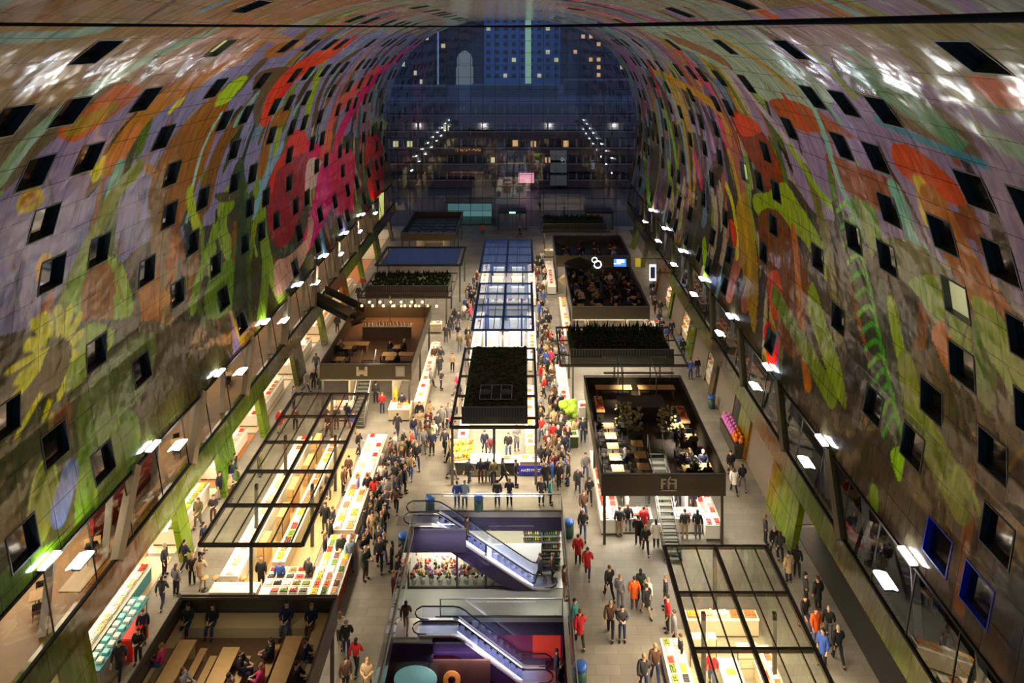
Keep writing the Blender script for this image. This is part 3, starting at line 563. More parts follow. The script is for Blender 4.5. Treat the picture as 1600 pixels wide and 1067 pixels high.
def tower(name, label, x0, x1, y, h, wall, nx, nz, pane, litf, litm, z0=12, z1=40):
    t = thing(name, label, 'building', (0, y, 0))
    q = MB(); q.box(x0, x1, 0, 24, 0, h, wall); q.build('wall', t)
    pw = (x1-x0)/nx; pz = (z1-z0)/nz
    for i in range(nx):
        for k in range(nz):
            l = rb.random() < litf; d = MB(); xx = x0+pw*(i+.28); zz = z0+pz*(k+.25); d.box(xx, xx+pw*.46, -.15, .02, zz, zz+pz*.5, litm if l else pane); d.build('window', t)
    return t
BT = mat('tower_blue', (44, 66, 108), .6, noise=.1, lin=(.16, .30, .62)); DT = mat('tower_dark', (56, 60, 74), .8); PDK = mat('tower_pane', (14, 18, 30), .2)
tw = tower('tower_block', 'blue office tower seen through the top of the glass front', -16, 15.5, 300, 62, BT, 9, 8, PDK, .04, YL, 14)
q = MB(); q.box(1.0, 3.4, -.3, 0, 12, 60, mat('stair_lit', (150, 190, 150), .5, emit=.6)); q.build('stair_window', tw)
tower('tower_block', 'dark office block with rows of yellow windows left of the blue tower', -56, -37, 290, 48, DT, 8, 8, PDK, .28, YL)
tower('tower_block', 'dark office block half hidden behind the left side of the blue tower', -37, -14, 320, 60, mat('tower_grey', (48, 50, 62), .8), 6, 8, PDK, .12, YL)
tower('tower_block', 'residential block with stacked orange balcony lights right of the blue tower', 18, 44, 270, 38, DT, 9, 7, PDK, .26, OL, 16, 36)
tower('tower_block', 'dark tall block behind the orange-lit flats', 13, 50, 330, 66, mat('tower_brown', (40, 34, 40), .8), 7, 8, PDK, .06, OL)
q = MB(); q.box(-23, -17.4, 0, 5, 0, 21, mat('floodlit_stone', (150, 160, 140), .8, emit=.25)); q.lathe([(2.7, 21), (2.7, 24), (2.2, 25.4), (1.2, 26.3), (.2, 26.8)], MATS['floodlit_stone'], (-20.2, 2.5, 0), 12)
o = q.build('church_tower'); o.location = (0, 250, 0); tag(o, 'pale floodlit stone church tower beside the blue tower', 'church')
# ------------------------------------------------------------------ level under the hall, around the escalators
PUR = mat('purple_panel', (52, 45, 60), .25, coat=.5); PURD = mat('violet_gloss', (46, 30, 62), .2, coat=.6); GRYF = mat('grey_floor_tiles', (150, 150, 136), .3, noise=.08)
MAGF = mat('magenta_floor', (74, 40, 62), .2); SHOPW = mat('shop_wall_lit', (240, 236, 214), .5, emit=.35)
m = MB(); m.box(-11, 6, 44.1, 52, -4.4, -4.05, GRYF); m.box(-11, -5.3, 42.2, 44.1, -4.4, -4.05, GRYF); m.box(-11, -8.4, 20, 42.2, -4.4, -4.05, GRYF); m.box(2.45, 6, 20, 44.1, -4.4, -4.05, GRYF)
struct(m, 'floor_basement', 'grey polished floor one level below the hall at the foot of the escalator')
m = MB(); m.box(-11, 6, 20, 50, -7.2, -6.9, MAGF); struct(m, 'floor_lower', 'purple floor two levels below the hall')
m = MB()
m.box(-11, 6, 47.62, 47.9, -1.25, -.36, PUR); m.box(OX0-.3, OX0, 20, 47.7, -1.2, -.36, PUR); m.box(OX1, OX1+.3, 20, 47.7, -1.2, -.36, PUR)
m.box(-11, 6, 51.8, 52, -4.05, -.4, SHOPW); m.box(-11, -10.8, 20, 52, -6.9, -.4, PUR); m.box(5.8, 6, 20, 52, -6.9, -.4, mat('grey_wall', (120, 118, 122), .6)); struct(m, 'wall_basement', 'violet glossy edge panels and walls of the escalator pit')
m = MB(); m.box(-5.3, 2.45, 44.1, 44.3, -5.2, -4.4, PUR); m.box(-5.3, 2.45, 44.3, 44.35, -6.9, -5.2, mat('magenta_wall', (110, 34, 66), .3, emit=.12)); m.box(.6, 2.3, 44.25, 44.3, -6.7, -5.2, mat('red_shop', (190, 56, 40), .4, emit=.3)); m.box(-5.5, -5.3, 42.2, 44.3, -5.2, -4.4, PUR)
m.box(-5.45, -5.4, 42.2, 44.3, -6.9, -5.2, MATS['magenta_wall']); m.box(-8.4, -5.2, 42.1, 42.2, -5.1, -4.05, PUR); m.box(-8.4, -1.9, 42.2, 42.3, -6.9, -5.1, mat('mosaic_wall', (92, 58, 50), .4, noise=.45, nscale=2)); struct(m, 'wall_lower', 'magenta and red glazed walls two levels down')
q = MB(); q.lathe([(1.0, 0), (1.0, .06)], mat('aqua_disc', (150, 205, 200), .3, emit=.25), n=24); o = q.build('round_sign'); o.rotation_euler = (math.pi/2, 0, 0); o.location = (-6.2, 42.0, -6.0); o.scale = (1.25, .8, 1); tag(o, 'pale aqua oval disc on the mosaic wall two levels down', 'sign')
q = MB(); q.lathe([(.5, 0), (.5, .06)], mat('orange_disc', (210, 130, 60), .3, emit=.3), n=20); q.lathe([(.22, .06), (.22, .09)], mat('dark_disc', (60, 20, 20), .3), n=16); o = q.build('round_sign'); o.rotation_euler = (math.pi/2, 0, 0); o.location = (-4.1, 42.0, -6.0); tag(o, 'orange drop-shaped disc beside the aqua oval two levels down', 'sign')
area('basement_light', (-2, 49.8, -.7), 12, 2.5, 420, NEUT); area('pit_light', (-2, 36, -.45), 8, 10, 0.1, COOL); area('lower_light', (-1, 42.2, -4.6), 5, 2, 60, (1, .75, .85))
# shop window under the escalator and fridge wall
q = thing('shop_window', 'lit flower shop window under the escalator one level down', 'shop window', (0, 46.3, 0))
f = MB(); 
for x in (-7.3, -4.2, -2.35): f.box(x-.06, x+.06, 0, .12, -4.05, -1.3, METAL)
f.box(-7.3, .4, 0, .12, -4.05, -3.93, METAL); f.build('frame', q)
f = MB(); f.add([(-7.25, .05, -3.93), (.3, .05, -3.93), (-2.9, .05, -1.75), (-7.25, .05, -1.45)], [(0, 1, 2, 3)], GL); f.build('pane', q)
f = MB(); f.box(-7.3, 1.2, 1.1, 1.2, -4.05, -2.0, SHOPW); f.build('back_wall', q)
shf = thing('fridge_shelf', 'lit fridge shelves of green and yellow goods at the foot of the escalator', 'shelf', (0, 47.7, 0))
f = MB(); f.box(.0, 2.5, .6, .7, -4.05, -1.2, mat('fridge_back', (120, 130, 110), .5)); [f.box(.0, 2.5, .1, .6, z, z+.04, STEEL) for z in (-3.7, -3.2, -2.7, -2.2, -1.8)]; f.box(1.2, 1.28, 0, .6, -4.05, -1.2, METAL); f.build('shelf_board', shf)
rs = random.Random(9)
f = MB()
for z in (-3.66, -3.16, -2.66, -2.16, -1.76):
    for k in range(16): mm = mat('veg%d' % rs.randrange(5), rs.choice([(150, 170, 60), (210, 180, 60), (60, 100, 40), (180, 70, 40), (220, 210, 170)]), .5); f.ball((.1+k*.15, .3, z+.13), .1, mm, 6, (.7, 1, 1.2))
o = f.build('goods', shf); o['kind'] = 'stuff'
area('fridge_light', (1.2, 47.5, -1.3), 2.2, .3, 60, NEUT, (math.radians(-30), 0, 0))
area('shop_light', (-4.3, 46.9, -1.9), 4.5, .8, 130, NEUT)
def flower_pot(x, y, z, col, s, lab, grp):
    t = thing('potted_flower', lab, 'flowers', (x, y, z), 0, grp)
    p = MB(); p.lathe([(.09, 0), (.14, .22), (.15, .24)], WHITE, n=8); p.build('pot', t)
    b = MB(); rr = random.Random(int(abs(x)*99)+int(z*7))
    for k in range(9): b.ball((rr.uniform(-.16, .16), rr.uniform(-.1, .1), .3+rr.uniform(0, .35)*s), .07, PROD, 5)
    t.scale = (1.35, 1.2, 1.5); b.build('blossom', t, col)
    l = MB(); [l.ball((rr.uniform(-.14, .14), rr.uniform(-.1, .1), .24+rr.uniform(0, .2)), .07, GREEN, 5) for _ in range(5)]; l.build('foliage', t)
FC = [((220, 110, 90), 'coral'), ((225, 150, 150), 'pink'), ((220, 170, 70), 'yellow'), ((200, 70, 60), 'red'), ((190, 110, 170), 'mauve'), ((235, 225, 210), 'white')]
for k in range(19):
    c, nme = FC[k % 6]; x = -7.0+k*.28; flower_pot(x, 46.75+.2*(k % 2), -4.05+.45*(k % 2), c, 1+(k % 3)*.5, f'potted {nme} flowers in the shop window under the escalator', f'{nme} potted flowers under the escalator')
# balustrades
def balustrade(label, pts, z, h, cat='railing'):
    t = thing('glass_balustrade', label, cat, (0, 0, z))
    g_ = MB(); r_ = MB()
    for a, b in zip(pts[:-1], pts[1:]):
        g_.beam((*a, h/2), (*b, h/2), .03, h-.06, GL); r_.beam((*a, h), (*b, h), .05, .05, STEEL); r_.beam((*a, .04), (*b, .04), .06, .1, METAL)
    g_.build('pane', t); r_.build('handrail', t)
    for a in pts:
        p = MB(); p.box(a[0]-.03, a[0]+.03, a[1]-.03, a[1]+.03, 0, h, METAL2); p.build('post', t)
    return t
balustrade('glass railing round the escalator opening in the hall floor', [(OX0-.05, 25), (OX0-.05, 45.6)], 0, 1.15)
balustrade('glass railing along the far edge of the escalator opening', [(OX0+.6, OG1+.05), (OX1+.05, OG1+.05)], 0, 1.15)
balustrade('glass railing along the right edge of the escalator opening', [(OX1+.05, OG1), (OX1+.05, 25)], 0, 1.15)
balustrade('glass railing one level down around the lower escalator', [(-5.0, 44.05), (2.4, 44.05)], -4.05, 1.1)
ESC = mat('escalator_steel', (170, 172, 196), .3, .5); STP = mat('escalator_step', (150, 160, 196), .45, .3); RUB = mat('handrail_rubber', (18, 18, 24), .5); DECKM = mat('escalator_deck', (225, 215, 205), .3, .6)
EGL = glass('escalator_glass', (.86, .9, 1.0), .14, .04)
def escalator(x0, x1, g, z0, z1, label, f0=1.5, f1=1.2, wd=1.1):
    """x0,z0 top end; x1,z1 bottom end; runs along x at depth g..g+wd"""
    t = thing('escalator', label, 'escalator', (0, g, 0))
    a, b = x0+f0, x1-f1; n = 12
    def path(off, ext0=0., ext1=0.):
        P = [(x0-ext0, z0+off)]
        for k in range(n+1):
            u = k/n; P.append((a+(b-a)*u, z0+off+(z1-z0)*(u+.0) - .0))
        P = [(x0-ext0, z0+off), (a-.35, z0+off), (a+.05, z0+off-.07), (a+.4, z0+off-.27)]+[(a+(b-a)*u, z0+off+(z1-z0)*u) for u in (.15, .35, .5, .65, .85)]+[(b-.4, z1+off+.27), (b-.05, z1+off+.07), (b+.35, z1+off), (x1+ext1, z1+off)]
        return P
    for nm, y in (('front', 0.), ('back', wd)):
        q = MB(); P = path(.12); R = path(.88)          # deck, glass, rail
        v = []; f = []
        for (p, r) in zip(P, R): v += [(p[0], y-.01, p[1]), (r[0], y-.01, r[1]), (r[0], y+.01, r[1]), (p[0], y+.01, p[1])]
        for k in range(len(P)-1): f += [(4*k, 4*k+4, 4*k+5, 4*k+1), (4*k+3, 4*k+2, 4*k+6, 4*k+7)]
        q.add(v, f, EGL); bg_ = q.build('balustrade_glass', t)
        q = MB(); q.beam_path = None
        pts = [(p[0], y, p[1]+.02) for p in path(.9)]
        tl = [(x0-.12, y, z0+.86), (x0-.34, y, z0+.72), (x0-.42, y, z0+.5), (x0-.32, y, z0+.28), (x0-.1, y, z0+.16), (x0+.4, y, z0+.13)][::-1]
        bl = [(x1+.12, y, z1+.86), (x1+.34, y, z1+.72), (x1+.42, y, z1+.5), (x1+.32, y, z1+.28), (x1+.1, y, z1+.16), (x1-.4, y, z1+.13)]
        q.tube(tl+pts+bl, .04, RUB, 6); q.build('handrail', bg_)
        q = MB(); D = path(.1); v = []; f = []
        for p in D: v += [(p[0], y-.11, p[1]-.06), (p[0], y+.11, p[1]-.06), (p[0], y+.11, p[1]+.05), (p[0], y-.11, p[1]+.05)]
        for k in range(len(D)-1):
            for e in range(4): f.append((4*k+e, 4*k+(e+1) % 4, 4*k+4+(e+1) % 4, 4*k+4+e))
        f += [(0, 3, 2, 1), tuple(4*(len(D)-1)+e for e in range(4))]; q.add(v, f, DECKM); q.build('side_deck', t)
    q = MB(); D = path(0.); v = []; f = []                  # truss skin under the steps
    for p in D: v += [(p[0], -.1, p[1]-1.0), (p[0], wd+.1, p[1]-1.0), (p[0], wd+.1, p[1]-.0), (p[0], -.1, p[1]-.0)]
    v = [(a_, b__, max(c_, z1-.02) if c_ < z1 else c_) for (a_, b__, c_) in v]
    for k in range(len(D)-1):
        for e in (0, 1, 3): f.append((4*k+e, 4*k+(e+1) % 4, 4*k+4+(e+1) % 4, 4*k+4+e))
    f += [(0, 3, 2, 1), tuple(4*(len(D)-1)+e for e in range(4))]; q.add(v, f, PURD); q.build('truss_cover', t)
    N = int((b-a)/.36); 
    for k in range(N):
        xx = a+(b-a)*k/N; zz = z0+(z1-z0)*(k+.5)/N+.03; q = MB(); q.box(xx, xx+(b-a)/N, .12, wd-.12, zz-.3, zz, STP); q.box(xx, xx+.03, .12, wd-.12, zz, zz+.005, DECKM); q.build('step', t)
    q = MB(); q.box(x0-.9, a, .12, wd-.12, z0-.02, z0+.02, STEEL); q.build('landing_plate', t); q = MB(); q.box(b, x1+.9, .12, wd-.12, z1-.02, z1+.03, STEEL); q.build('landing_plate', t)
    q = MB(); [q.beam((x, y, z), (x2, y, z2), .03, .05, mat('skirt_light', (235, 230, 255), .4, emit=2.6)) for y in (.12, wd-.12) for (x, z, x2, z2) in [(a, z0+.2, b, z1+.2)]]; q.build('skirt_light', t)
    return t
escalator(-7.15, 1.75, 46.2, 0, -4.05, 'upper escalator running down from the hall floor with one rider in dark coat', 1.7, 1.1)
escalator(-6.05, 1.35, 42.6, -4.05, -6.9, 'lower escalator one level down below the pale floor', 2.2, 1.4)
m = MB(); m.box(-8.2, -6.2, 42.5, 43.9, -4.05, -4.0, DECKM); struct(m, 'trim_1', 'pale metal landing plate at the head of the lower escalator')
m = MB(); m.box(-7.4, -3.6, 46.02, 46.1, -1.55, -.02, PUR); struct(m, 'trim_2', 'grey violet panel below the head of the upper escalator')
area('escalator_light', (-2.6, 45.4, -.4), 8, .5, 140, (.85, .86, 1.0), (math.radians(40), 0, 0)); area('escalator_light', (-2.2, 42.0, -4.7), 6, .4, 60, (.85, .86, 1.0), (math.radians(40), 0, 0))
# ------------------------------------------------------------------ galleries on both sides
WIN_X = lambda z: np.interp(z, PR[:, 0]*0+PR[:, 1], PR[:, 0])
rg = random.Random(21)
def side(sd):
    nm = 'left' if sd < 0 else 'right'
    ox = lambda z: XC+sd*float(np.interp(z, PR[:, 1], PR[:, 0]))
    xb = ox(0)+sd*9.5
    # upper floor slab
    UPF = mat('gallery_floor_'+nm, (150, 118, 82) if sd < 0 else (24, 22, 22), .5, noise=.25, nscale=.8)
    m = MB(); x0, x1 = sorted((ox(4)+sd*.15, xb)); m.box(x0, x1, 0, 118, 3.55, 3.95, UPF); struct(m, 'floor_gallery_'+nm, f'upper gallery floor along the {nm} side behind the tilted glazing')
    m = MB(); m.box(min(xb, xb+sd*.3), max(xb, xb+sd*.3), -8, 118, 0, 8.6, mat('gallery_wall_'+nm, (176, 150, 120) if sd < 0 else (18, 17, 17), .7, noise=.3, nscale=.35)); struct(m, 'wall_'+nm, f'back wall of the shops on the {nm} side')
    m = MB(); x0, x1 = sorted((ox(8.4)+sd*.3, xb)); m.box(x0, x1, -8, 118, 8.0, 8.4, mat('gallery_ceiling', (90, 86, 80), .8)); struct(m, 'ceiling_gallery_'+nm, f'ceiling over the upper gallery on the {nm} side')
    # painted band below the glazing and painted piers reaching the floor
    bandcols = [(78, 112, 36), (96, 118, 44), (86, 88, 46), (120, 112, 96), (110, 126, 50), (150, 96, 50), (124, 150, 40)] if sd < 0 else [(96, 110, 46), (90, 84, 46), (110, 130, 40), (140, 96, 44), (110, 126, 46), (84, 70, 46)]
    zs = [3.0, 3.3, 3.9, 4.4]; gl = np.arange(20, 118.01, .5); Gm, Zm = np.meshgrid(gl, zs, indexing='ij')
    def strip(name, gl, zl, th, label):
        Gm, Zm = np.meshgrid(gl, zl, indexing='ij'); O = np.interp(Zm, PR[:, 1], PR[:, 0]); V = np.stack([XC+sd*O, Gm, Zm], -1).reshape(-1, 3); V2 = V.copy(); V2[:, 0] += sd*th
        a, b_ = Gm.shape; i = np.arange(a*b_).reshape(a, b_); Q = np.stack([i[:-1, :-1], i[:-1, 1:], i[1:, 1:], i[1:, :-1]], -1).reshape(-1, 4); n = len(V)
        E = [np.stack([i[:-1, 0], i[1:, 0], i[1:, 0]+n, i[:-1, 0]+n], -1), np.stack([i[:-1, -1], i[1:, -1], i[1:, -1]+n, i[:-1, -1]+n], -1), np.stack([i[0, :-1], i[0, 1:], i[0, 1:]+n, i[0, :-1]+n], -1), np.stack([i[-1, :-1], i[-1, 1:], i[-1, 1:]+n, i[-1, :-1]+n], -1)]
        cols = np.zeros((a, b_, 3), np.float32)
        for p in range(a):
            for q in range(b_):
                k = (gl[p]*.16+zl[q]*.12+sd) % len(bandcols); c0 = lin(bandcols[int(k)]); c1 = lin(bandcols[(int(k)+1) % len(bandcols)]); f_ = k-int(k); cols[p, q] = (c0 if f_ < .7 else c0+(c1-c0)*(f_-.7)/.3)*GAIN*.5
        cc = np.concatenate([cols.reshape(-1, 3)]*2); uv = np.concatenate([np.stack([Gm, Zm*1.0+sd*40, Zm*0], -1).reshape(-1, 3)]*2)
        me = np_mesh(name, np.concatenate([V, V2]).astype(np.float32), np.concatenate([Q, Q+n]+E).astype(np.int32), cc, False, uv); me.materials.append(pm)
        o = bpy.data.objects.new(name, me); C.objects.link(o); tag(o, label, 'wall', None, 'structure')
    strip('trim_band_'+nm, gl, [3.0, 3.4, 3.9, 4.4], .35, f'low painted band below the tilted gallery glazing on the {nm} side')
    piers = [33.2, 43.6, 50.2, 57.0, 66.0, 74.0, 83.5, 92, 102, 112] if sd < 0 else [30.5, 46.2, 54.5, 63.0, 71.5, 81, 90, 99, 108]
    for k, g in enumerate(piers):
        hw = (1.15 if k % 2 == 0 else .55) if not (sd > 0 and k == 1) else 2.3
        strip('trim_pier_'+nm+'_%d' % k, np.array([g-hw, g, g+hw]), [0, 1.0, 2.0, 3.05], .4, f'painted pier standing on the hall floor at the {nm} side below the {colour_name(bandcols[int((g*.16+sd) % len(bandcols))])} part of the band, {["wide", "narrow"][k % 2]}, {"near end" if g < 50 else "middle" if g < 80 else "far end"}')
    for g in [38.6, 47.0, 55.8, 64.6, 73.5, 82.4, 92, 101]:       # painted struts crossing the glazing
        gq = g+(0 if sd < 0 else 1.5); m = MB(); a = (ox(7.5), gq+1.4, 7.5); b_ = (ox(4.3), gq-1.4, 4.3); m.beam(a, b_, .4, .6, mat('strut_'+rg.choice('ab')+nm, (170, 156, 130) if sd < 0 else (92, 86, 52), .4), (0, 1, 0)); m.build('x') if 0 else struct(m, 'trim_strut_%s_%d' % (nm, int(g)), f'slanting strut crossing the {nm} gallery glazing {"near the viewer" if g < 50 else "in the middle" if g < 80 else "far off"}')
    # glazing strip + mullions
    m = MB(); m.add([(ox(4.4), 14, 4.4), (ox(4.4), 118, 4.4), (ox(7.4), 118, 7.4), (ox(7.4), 14, 7.4)], [(0, 1, 2, 3)], GL if sd < 0 else glass('dark_glass', (.7, .72, .72), .035))
    gz = m.build('window_%d' % (1002+(sd > 0))); tag(gz, f'long tilted gallery glazing low on the {nm} side', 'window', None, 'structure')
    m = MB(); m.beam((ox(4.4), 14, 4.42), (ox(4.4), 118, 4.42), .16, .14, BLACK); m.beam((ox(7.4), 14, 7.4), (ox(7.4), 118, 7.4), .14, .14, BLACK); m.build('frame', gz)
    for k in range(32):
        g = 16+k*3.26; q = MB(); q.beam((ox(4.4), g, 4.4), (ox(7.4), g, 7.4), .05, .06, METAL); q.build('mullion', gz)
    for k in range(20):                                           # leaning columns inside
        g = 24+k*4.9; q = MB(); q.beam((ox(4)+sd*1.0, g-.9, 3.95), (ox(7.5)+sd*1.0, g+.9, 8.0), .32, .32, mat('column_plaster', (186, 180, 166), .6)); struct(q, 'trim_column_%s_%d' % (nm, k), f'pale leaning column inside the {nm} gallery {"near the viewer" if g < 50 else "in the middle" if g < 80 else "far off"}')
    # shop partitions and floors at ground level
    for k, g in enumerate(piers):
        m = MB(); xa, xc_ = sorted((ox(0)+sd*2.6, xb)); m.box(xa, xc_, g-.12, g+.12, 0, 3.55, CREAM if sd < 0 else mat('shutter_grey', (120, 112, 104), .5, .3)); struct(m, 'wall_partition_%s_%d' % (nm, k), f'partition between shops on the {nm} side {"near the viewer" if g < 50 else "in the middle" if g < 80 else "far off"}')
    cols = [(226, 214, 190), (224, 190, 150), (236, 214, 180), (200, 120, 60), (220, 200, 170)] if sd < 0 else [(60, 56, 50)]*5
    for k, (a, b_) in enumerate(zip([14]+piers, piers+[118])):
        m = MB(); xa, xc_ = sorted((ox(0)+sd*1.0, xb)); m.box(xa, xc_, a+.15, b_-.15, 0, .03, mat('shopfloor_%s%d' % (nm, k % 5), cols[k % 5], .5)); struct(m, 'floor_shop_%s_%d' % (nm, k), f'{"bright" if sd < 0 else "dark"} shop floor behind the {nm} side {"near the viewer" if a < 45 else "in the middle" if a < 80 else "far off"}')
        pw = {0: 900, 1: 700, 2: 800, 3: 700, 4: 500, 5: 500, 6: 450, 7: 300, 8: 200, 9: 200, 10: 100}[k] if sd < 0 else {0: 30, 1: 60, 2: 260, 3: 120, 4: 160, 5: 360, 6: 500, 7: 300, 8: 200, 9: 100}[k]
        area('shop_light_'+nm, (ox(0)+sd*4.0, (a+b_)/2, 3.45), 4.5, max(2, b_-a-2), pw, WARM)
    # upper gallery light
    for k in range(9):
        area('gallery_light_'+nm, (ox(4)+sd*4.5, 27+k*10, 7.9), 4, 4, [420, 380, 260, 200, 160, 120, 100, 90, 80][k] if sd < 0 else [5, 6, 10, 50, 70, 70, 70, 60, 50][k], WARM)
side(-1); side(1)
# coloured wall panels in the left gallery, seen through the glazing
m = MB(); m.box(-23.0, -22.8, 38.6, 45.2, 3.95, 7.9, mat('red_wall', (168, 36, 30), .6)); struct(m, 'wall_red', 'red wall section inside the left gallery')
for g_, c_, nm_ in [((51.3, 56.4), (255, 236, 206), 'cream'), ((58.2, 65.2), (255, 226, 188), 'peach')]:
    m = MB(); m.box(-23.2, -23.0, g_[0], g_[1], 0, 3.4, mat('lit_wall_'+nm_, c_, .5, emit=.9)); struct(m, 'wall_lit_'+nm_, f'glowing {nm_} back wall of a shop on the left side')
m = MB(); m.box(-22.7, -21.6, 35.5, 43, 3.96, 4.0, mat('light_floor', (200, 180, 150), .5)); struct(m, 'floor_light_patch', 'pale floor area inside the left gallery')
# lamps
for i, (x, g, z, s, r) in enumerate(LAMPS):
    row = ('lower', 'upper')[r]; nm = 'left' if s < 0 else 'right'; ds = 'near the viewer' if g < 50 else 'in the middle' if g < 78 else 'far off'
    t = thing('flood_lamp', f'bright white {row} row lamp on the {nm} side {ds}', 'lamp', (x, g, z), 0, f'{row} row lamps on the {nm} side {ds}')
    q = MB(); q.box(-.2, .2, -.62, .62, -.1, -.02, METAL2); q.box(-s*-.2, -s*-.2+.04, -.03, .03, -.1, .02, METAL2) if 0 else None; hs_ = q.build('housing', t)
    q = MB(); q.box(-.15, .15, -.56, .56, -.02, .04, LAMPM); q.build('lens', hs_)
    q = MB(); q.beam((0, 0, -.06), (s*.55, 0, -.12), .05, .05, METAL2); q.build('bracket', t)
# ------------------------------------------------------------------ goods
rd = random.Random(31)
def make_tray(kind):
    t = bpy.data.objects.new('goods_tray', None); C.objects.link(t)
    q = MB(); q.box(-.27, .27, -.2, .2, 0, .02, STEEL)
    for (a, b, c, d) in [(-.27, .27, -.2, -.18), (-.27, .27, .18, .2), (-.27, -.25, -.18, .18), (.25, .27, -.18, .18)]: q.box(a, b, c, d, .02, .09, WHITE if kind != 2 else OAK)
    q.build('tray', t)
    q = MB()
    if kind == 0:
        for i in range(4):
            for j in range(3): q.ball((-.18+.12*i+rd.uniform(-.02, .02), -.11+.11*j, .09+rd.uniform(0, .06)), .075, PROD, 6)
    elif kind == 1:
        for i in range(5): q.box(-.23+.093*i, -.16+.093*i, -.15, .15, .03, .12+rd.uniform(0, .05), PROD)
    else:
        q.box(-.24, .24, -.17, .17, .03, .08, PROD)
        for i in range(9): q.ball((rd.uniform(-.17, .17), rd.uniform(-.1, .1), .1), .06, PROD, 5, (1.3, 1, .8))
    o = q.build('goods', t); o['kind'] = 'stuff'
    return t
TRAYS = [make_tray(k) for k in (0, 1, 2)]; tray_used = [False]*3
def colname(c): return colour_name(c, [('white', (240, 235, 225)), ('red', (180, 50, 40)), ('orange', (230, 130, 40)), ('yellow', (230, 200, 60)), ('green', (110, 150, 50)), ('brown', (120, 70, 40)), ('pink', (230, 140, 140)), ('cream', (225, 205, 160)), ('dark', (50, 40, 35)), ('olive', (130, 120, 50))])
TRAYN = []
def tray(x, y, z, col, rz, where, sc_=1.):
    TRAYN.append((x, y, z, col, rz, where, sc_))
def tray_real(x, y, z, col, rz, where, sc_=1.):
    k = rd.randrange(3)
    if not tray_used[k]: t = TRAYS[k]; tray_used[k] = True
    else: t = copy_tree(TRAYS[k])
    t.location = (x, y, z); t.rotation_euler = (0, 0, rz); t.scale = (sc_,)*3
    for c in KIDS[t.name]:
        if c.name.startswith('goods'): c.color = (*srgb(col), 1)
    n = colname(col); w_ = where
    for a_, b_ in ((' along the left side of the ', ' left of the '), (' along the right side of the ', ' right of the '), (' at the front left of the ', ' front left of the '), (' at the near right corner of the ', ' of the '), (' at the near left corner of the ', ' of the '), (' inside the right half of the ', ' inside the '), (' at the front of the ', ' of the '), (' below the right end of the ', ' below the '), (' below the left end of the ', ' below the '), (' at the left corner of the ', ' of the '), (' at the right end of the ', ' of the ')): w_ = w_.replace(a_, b_)
    if len(w_.split()) > 12: w_ = w_.replace('long ', '').replace('bright ', '').replace('with ', '')
    tag(t, f'{n} food tray on {w_}', 'tray', f'{n} trays on {w_}')
def counter(name, x0, x1, g0, g1, h, body, where, pal, nrow=1, step=.62, z=0., top=WHITE, cat='counter', trays=True, glow=True):
    t = thing('display_counter', where, cat, ((x0+x1)/2, (g0+g1)/2, z)); w, d = (x1-x0)/2, (g1-g0)/2
    q = MB(); q.box(-w, w, -d, d, .08, h-.06, body); q.box(-w+.05, w-.05, -d+.05, d-.05, 0, .08, BLACK); bd_ = q.build('body', t)
    q = MB(); q.box(-w+.02, w-.02, -d-.01, -d+.0, .02, .1, METAL); q.build('kick_plate', bd_)
    q = MB(); q.box(-w-.03, w+.03, -d-.03, d+.03, h-.06, h, top); q.build('top', t)
    if glow:
        q = MB()
        if d > w: q.box(w-.06, w-.04, -d, d, h, h+.3, GL); q.box(-.03, .03, -d+.1, d-.1, h+.36, h+.40, WARMLAMP) if 0 else None
        else: q.box(-w, w, -d+.02, -d+.04, h, h+.3, GL)
        q.build('glass_guard', t)
    if trays:
        L = 2*max(w, d); W = 2*min(w, d); n = int(L/step)
        for i in range(n):
            for j in range(nrow):
                u = -L/2+L*(i+.5)/n; v = -W/2+W*(j+.5)/nrow
                if rd.random() < .06: continue
                c = rd.choice(pal)
                if d > w: tray(t.location.x+v, t.location.y+u, z+h, c, math.pi/2, 'the '+where, min(1.1, step/.6))
                else: tray(t.location.x+u, t.location.y+v, z+h, c, 0, 'the '+where, min(1.1, step/.6))
    return t
VEG = [(110, 150, 50), (230, 130, 40), (200, 50, 40), (230, 200, 60), (90, 120, 40), (240, 235, 220), (120, 70, 40)]
SEA = [(235, 230, 220), (230, 150, 140), (240, 235, 225), (225, 205, 160), (180, 60, 50)]
BAK = [(225, 205, 160), (200, 150, 90), (240, 235, 220), (170, 110, 60), (235, 180, 60)]
OLI = [(130, 120, 50), (50, 40, 35), (180, 50, 40), (110, 130, 50), (230, 190, 60), (240, 230, 210)]
CIT = [(235, 160, 40), (240, 180, 50), (225, 120, 30), (240, 210, 90)]
MEAT = [(190, 60, 60), (230, 150, 150), (240, 225, 215), (200, 90, 80)]
NUT = [(150, 90, 50), (190, 130, 70), (225, 205, 160), (120, 60, 40), (200, 80, 40)]
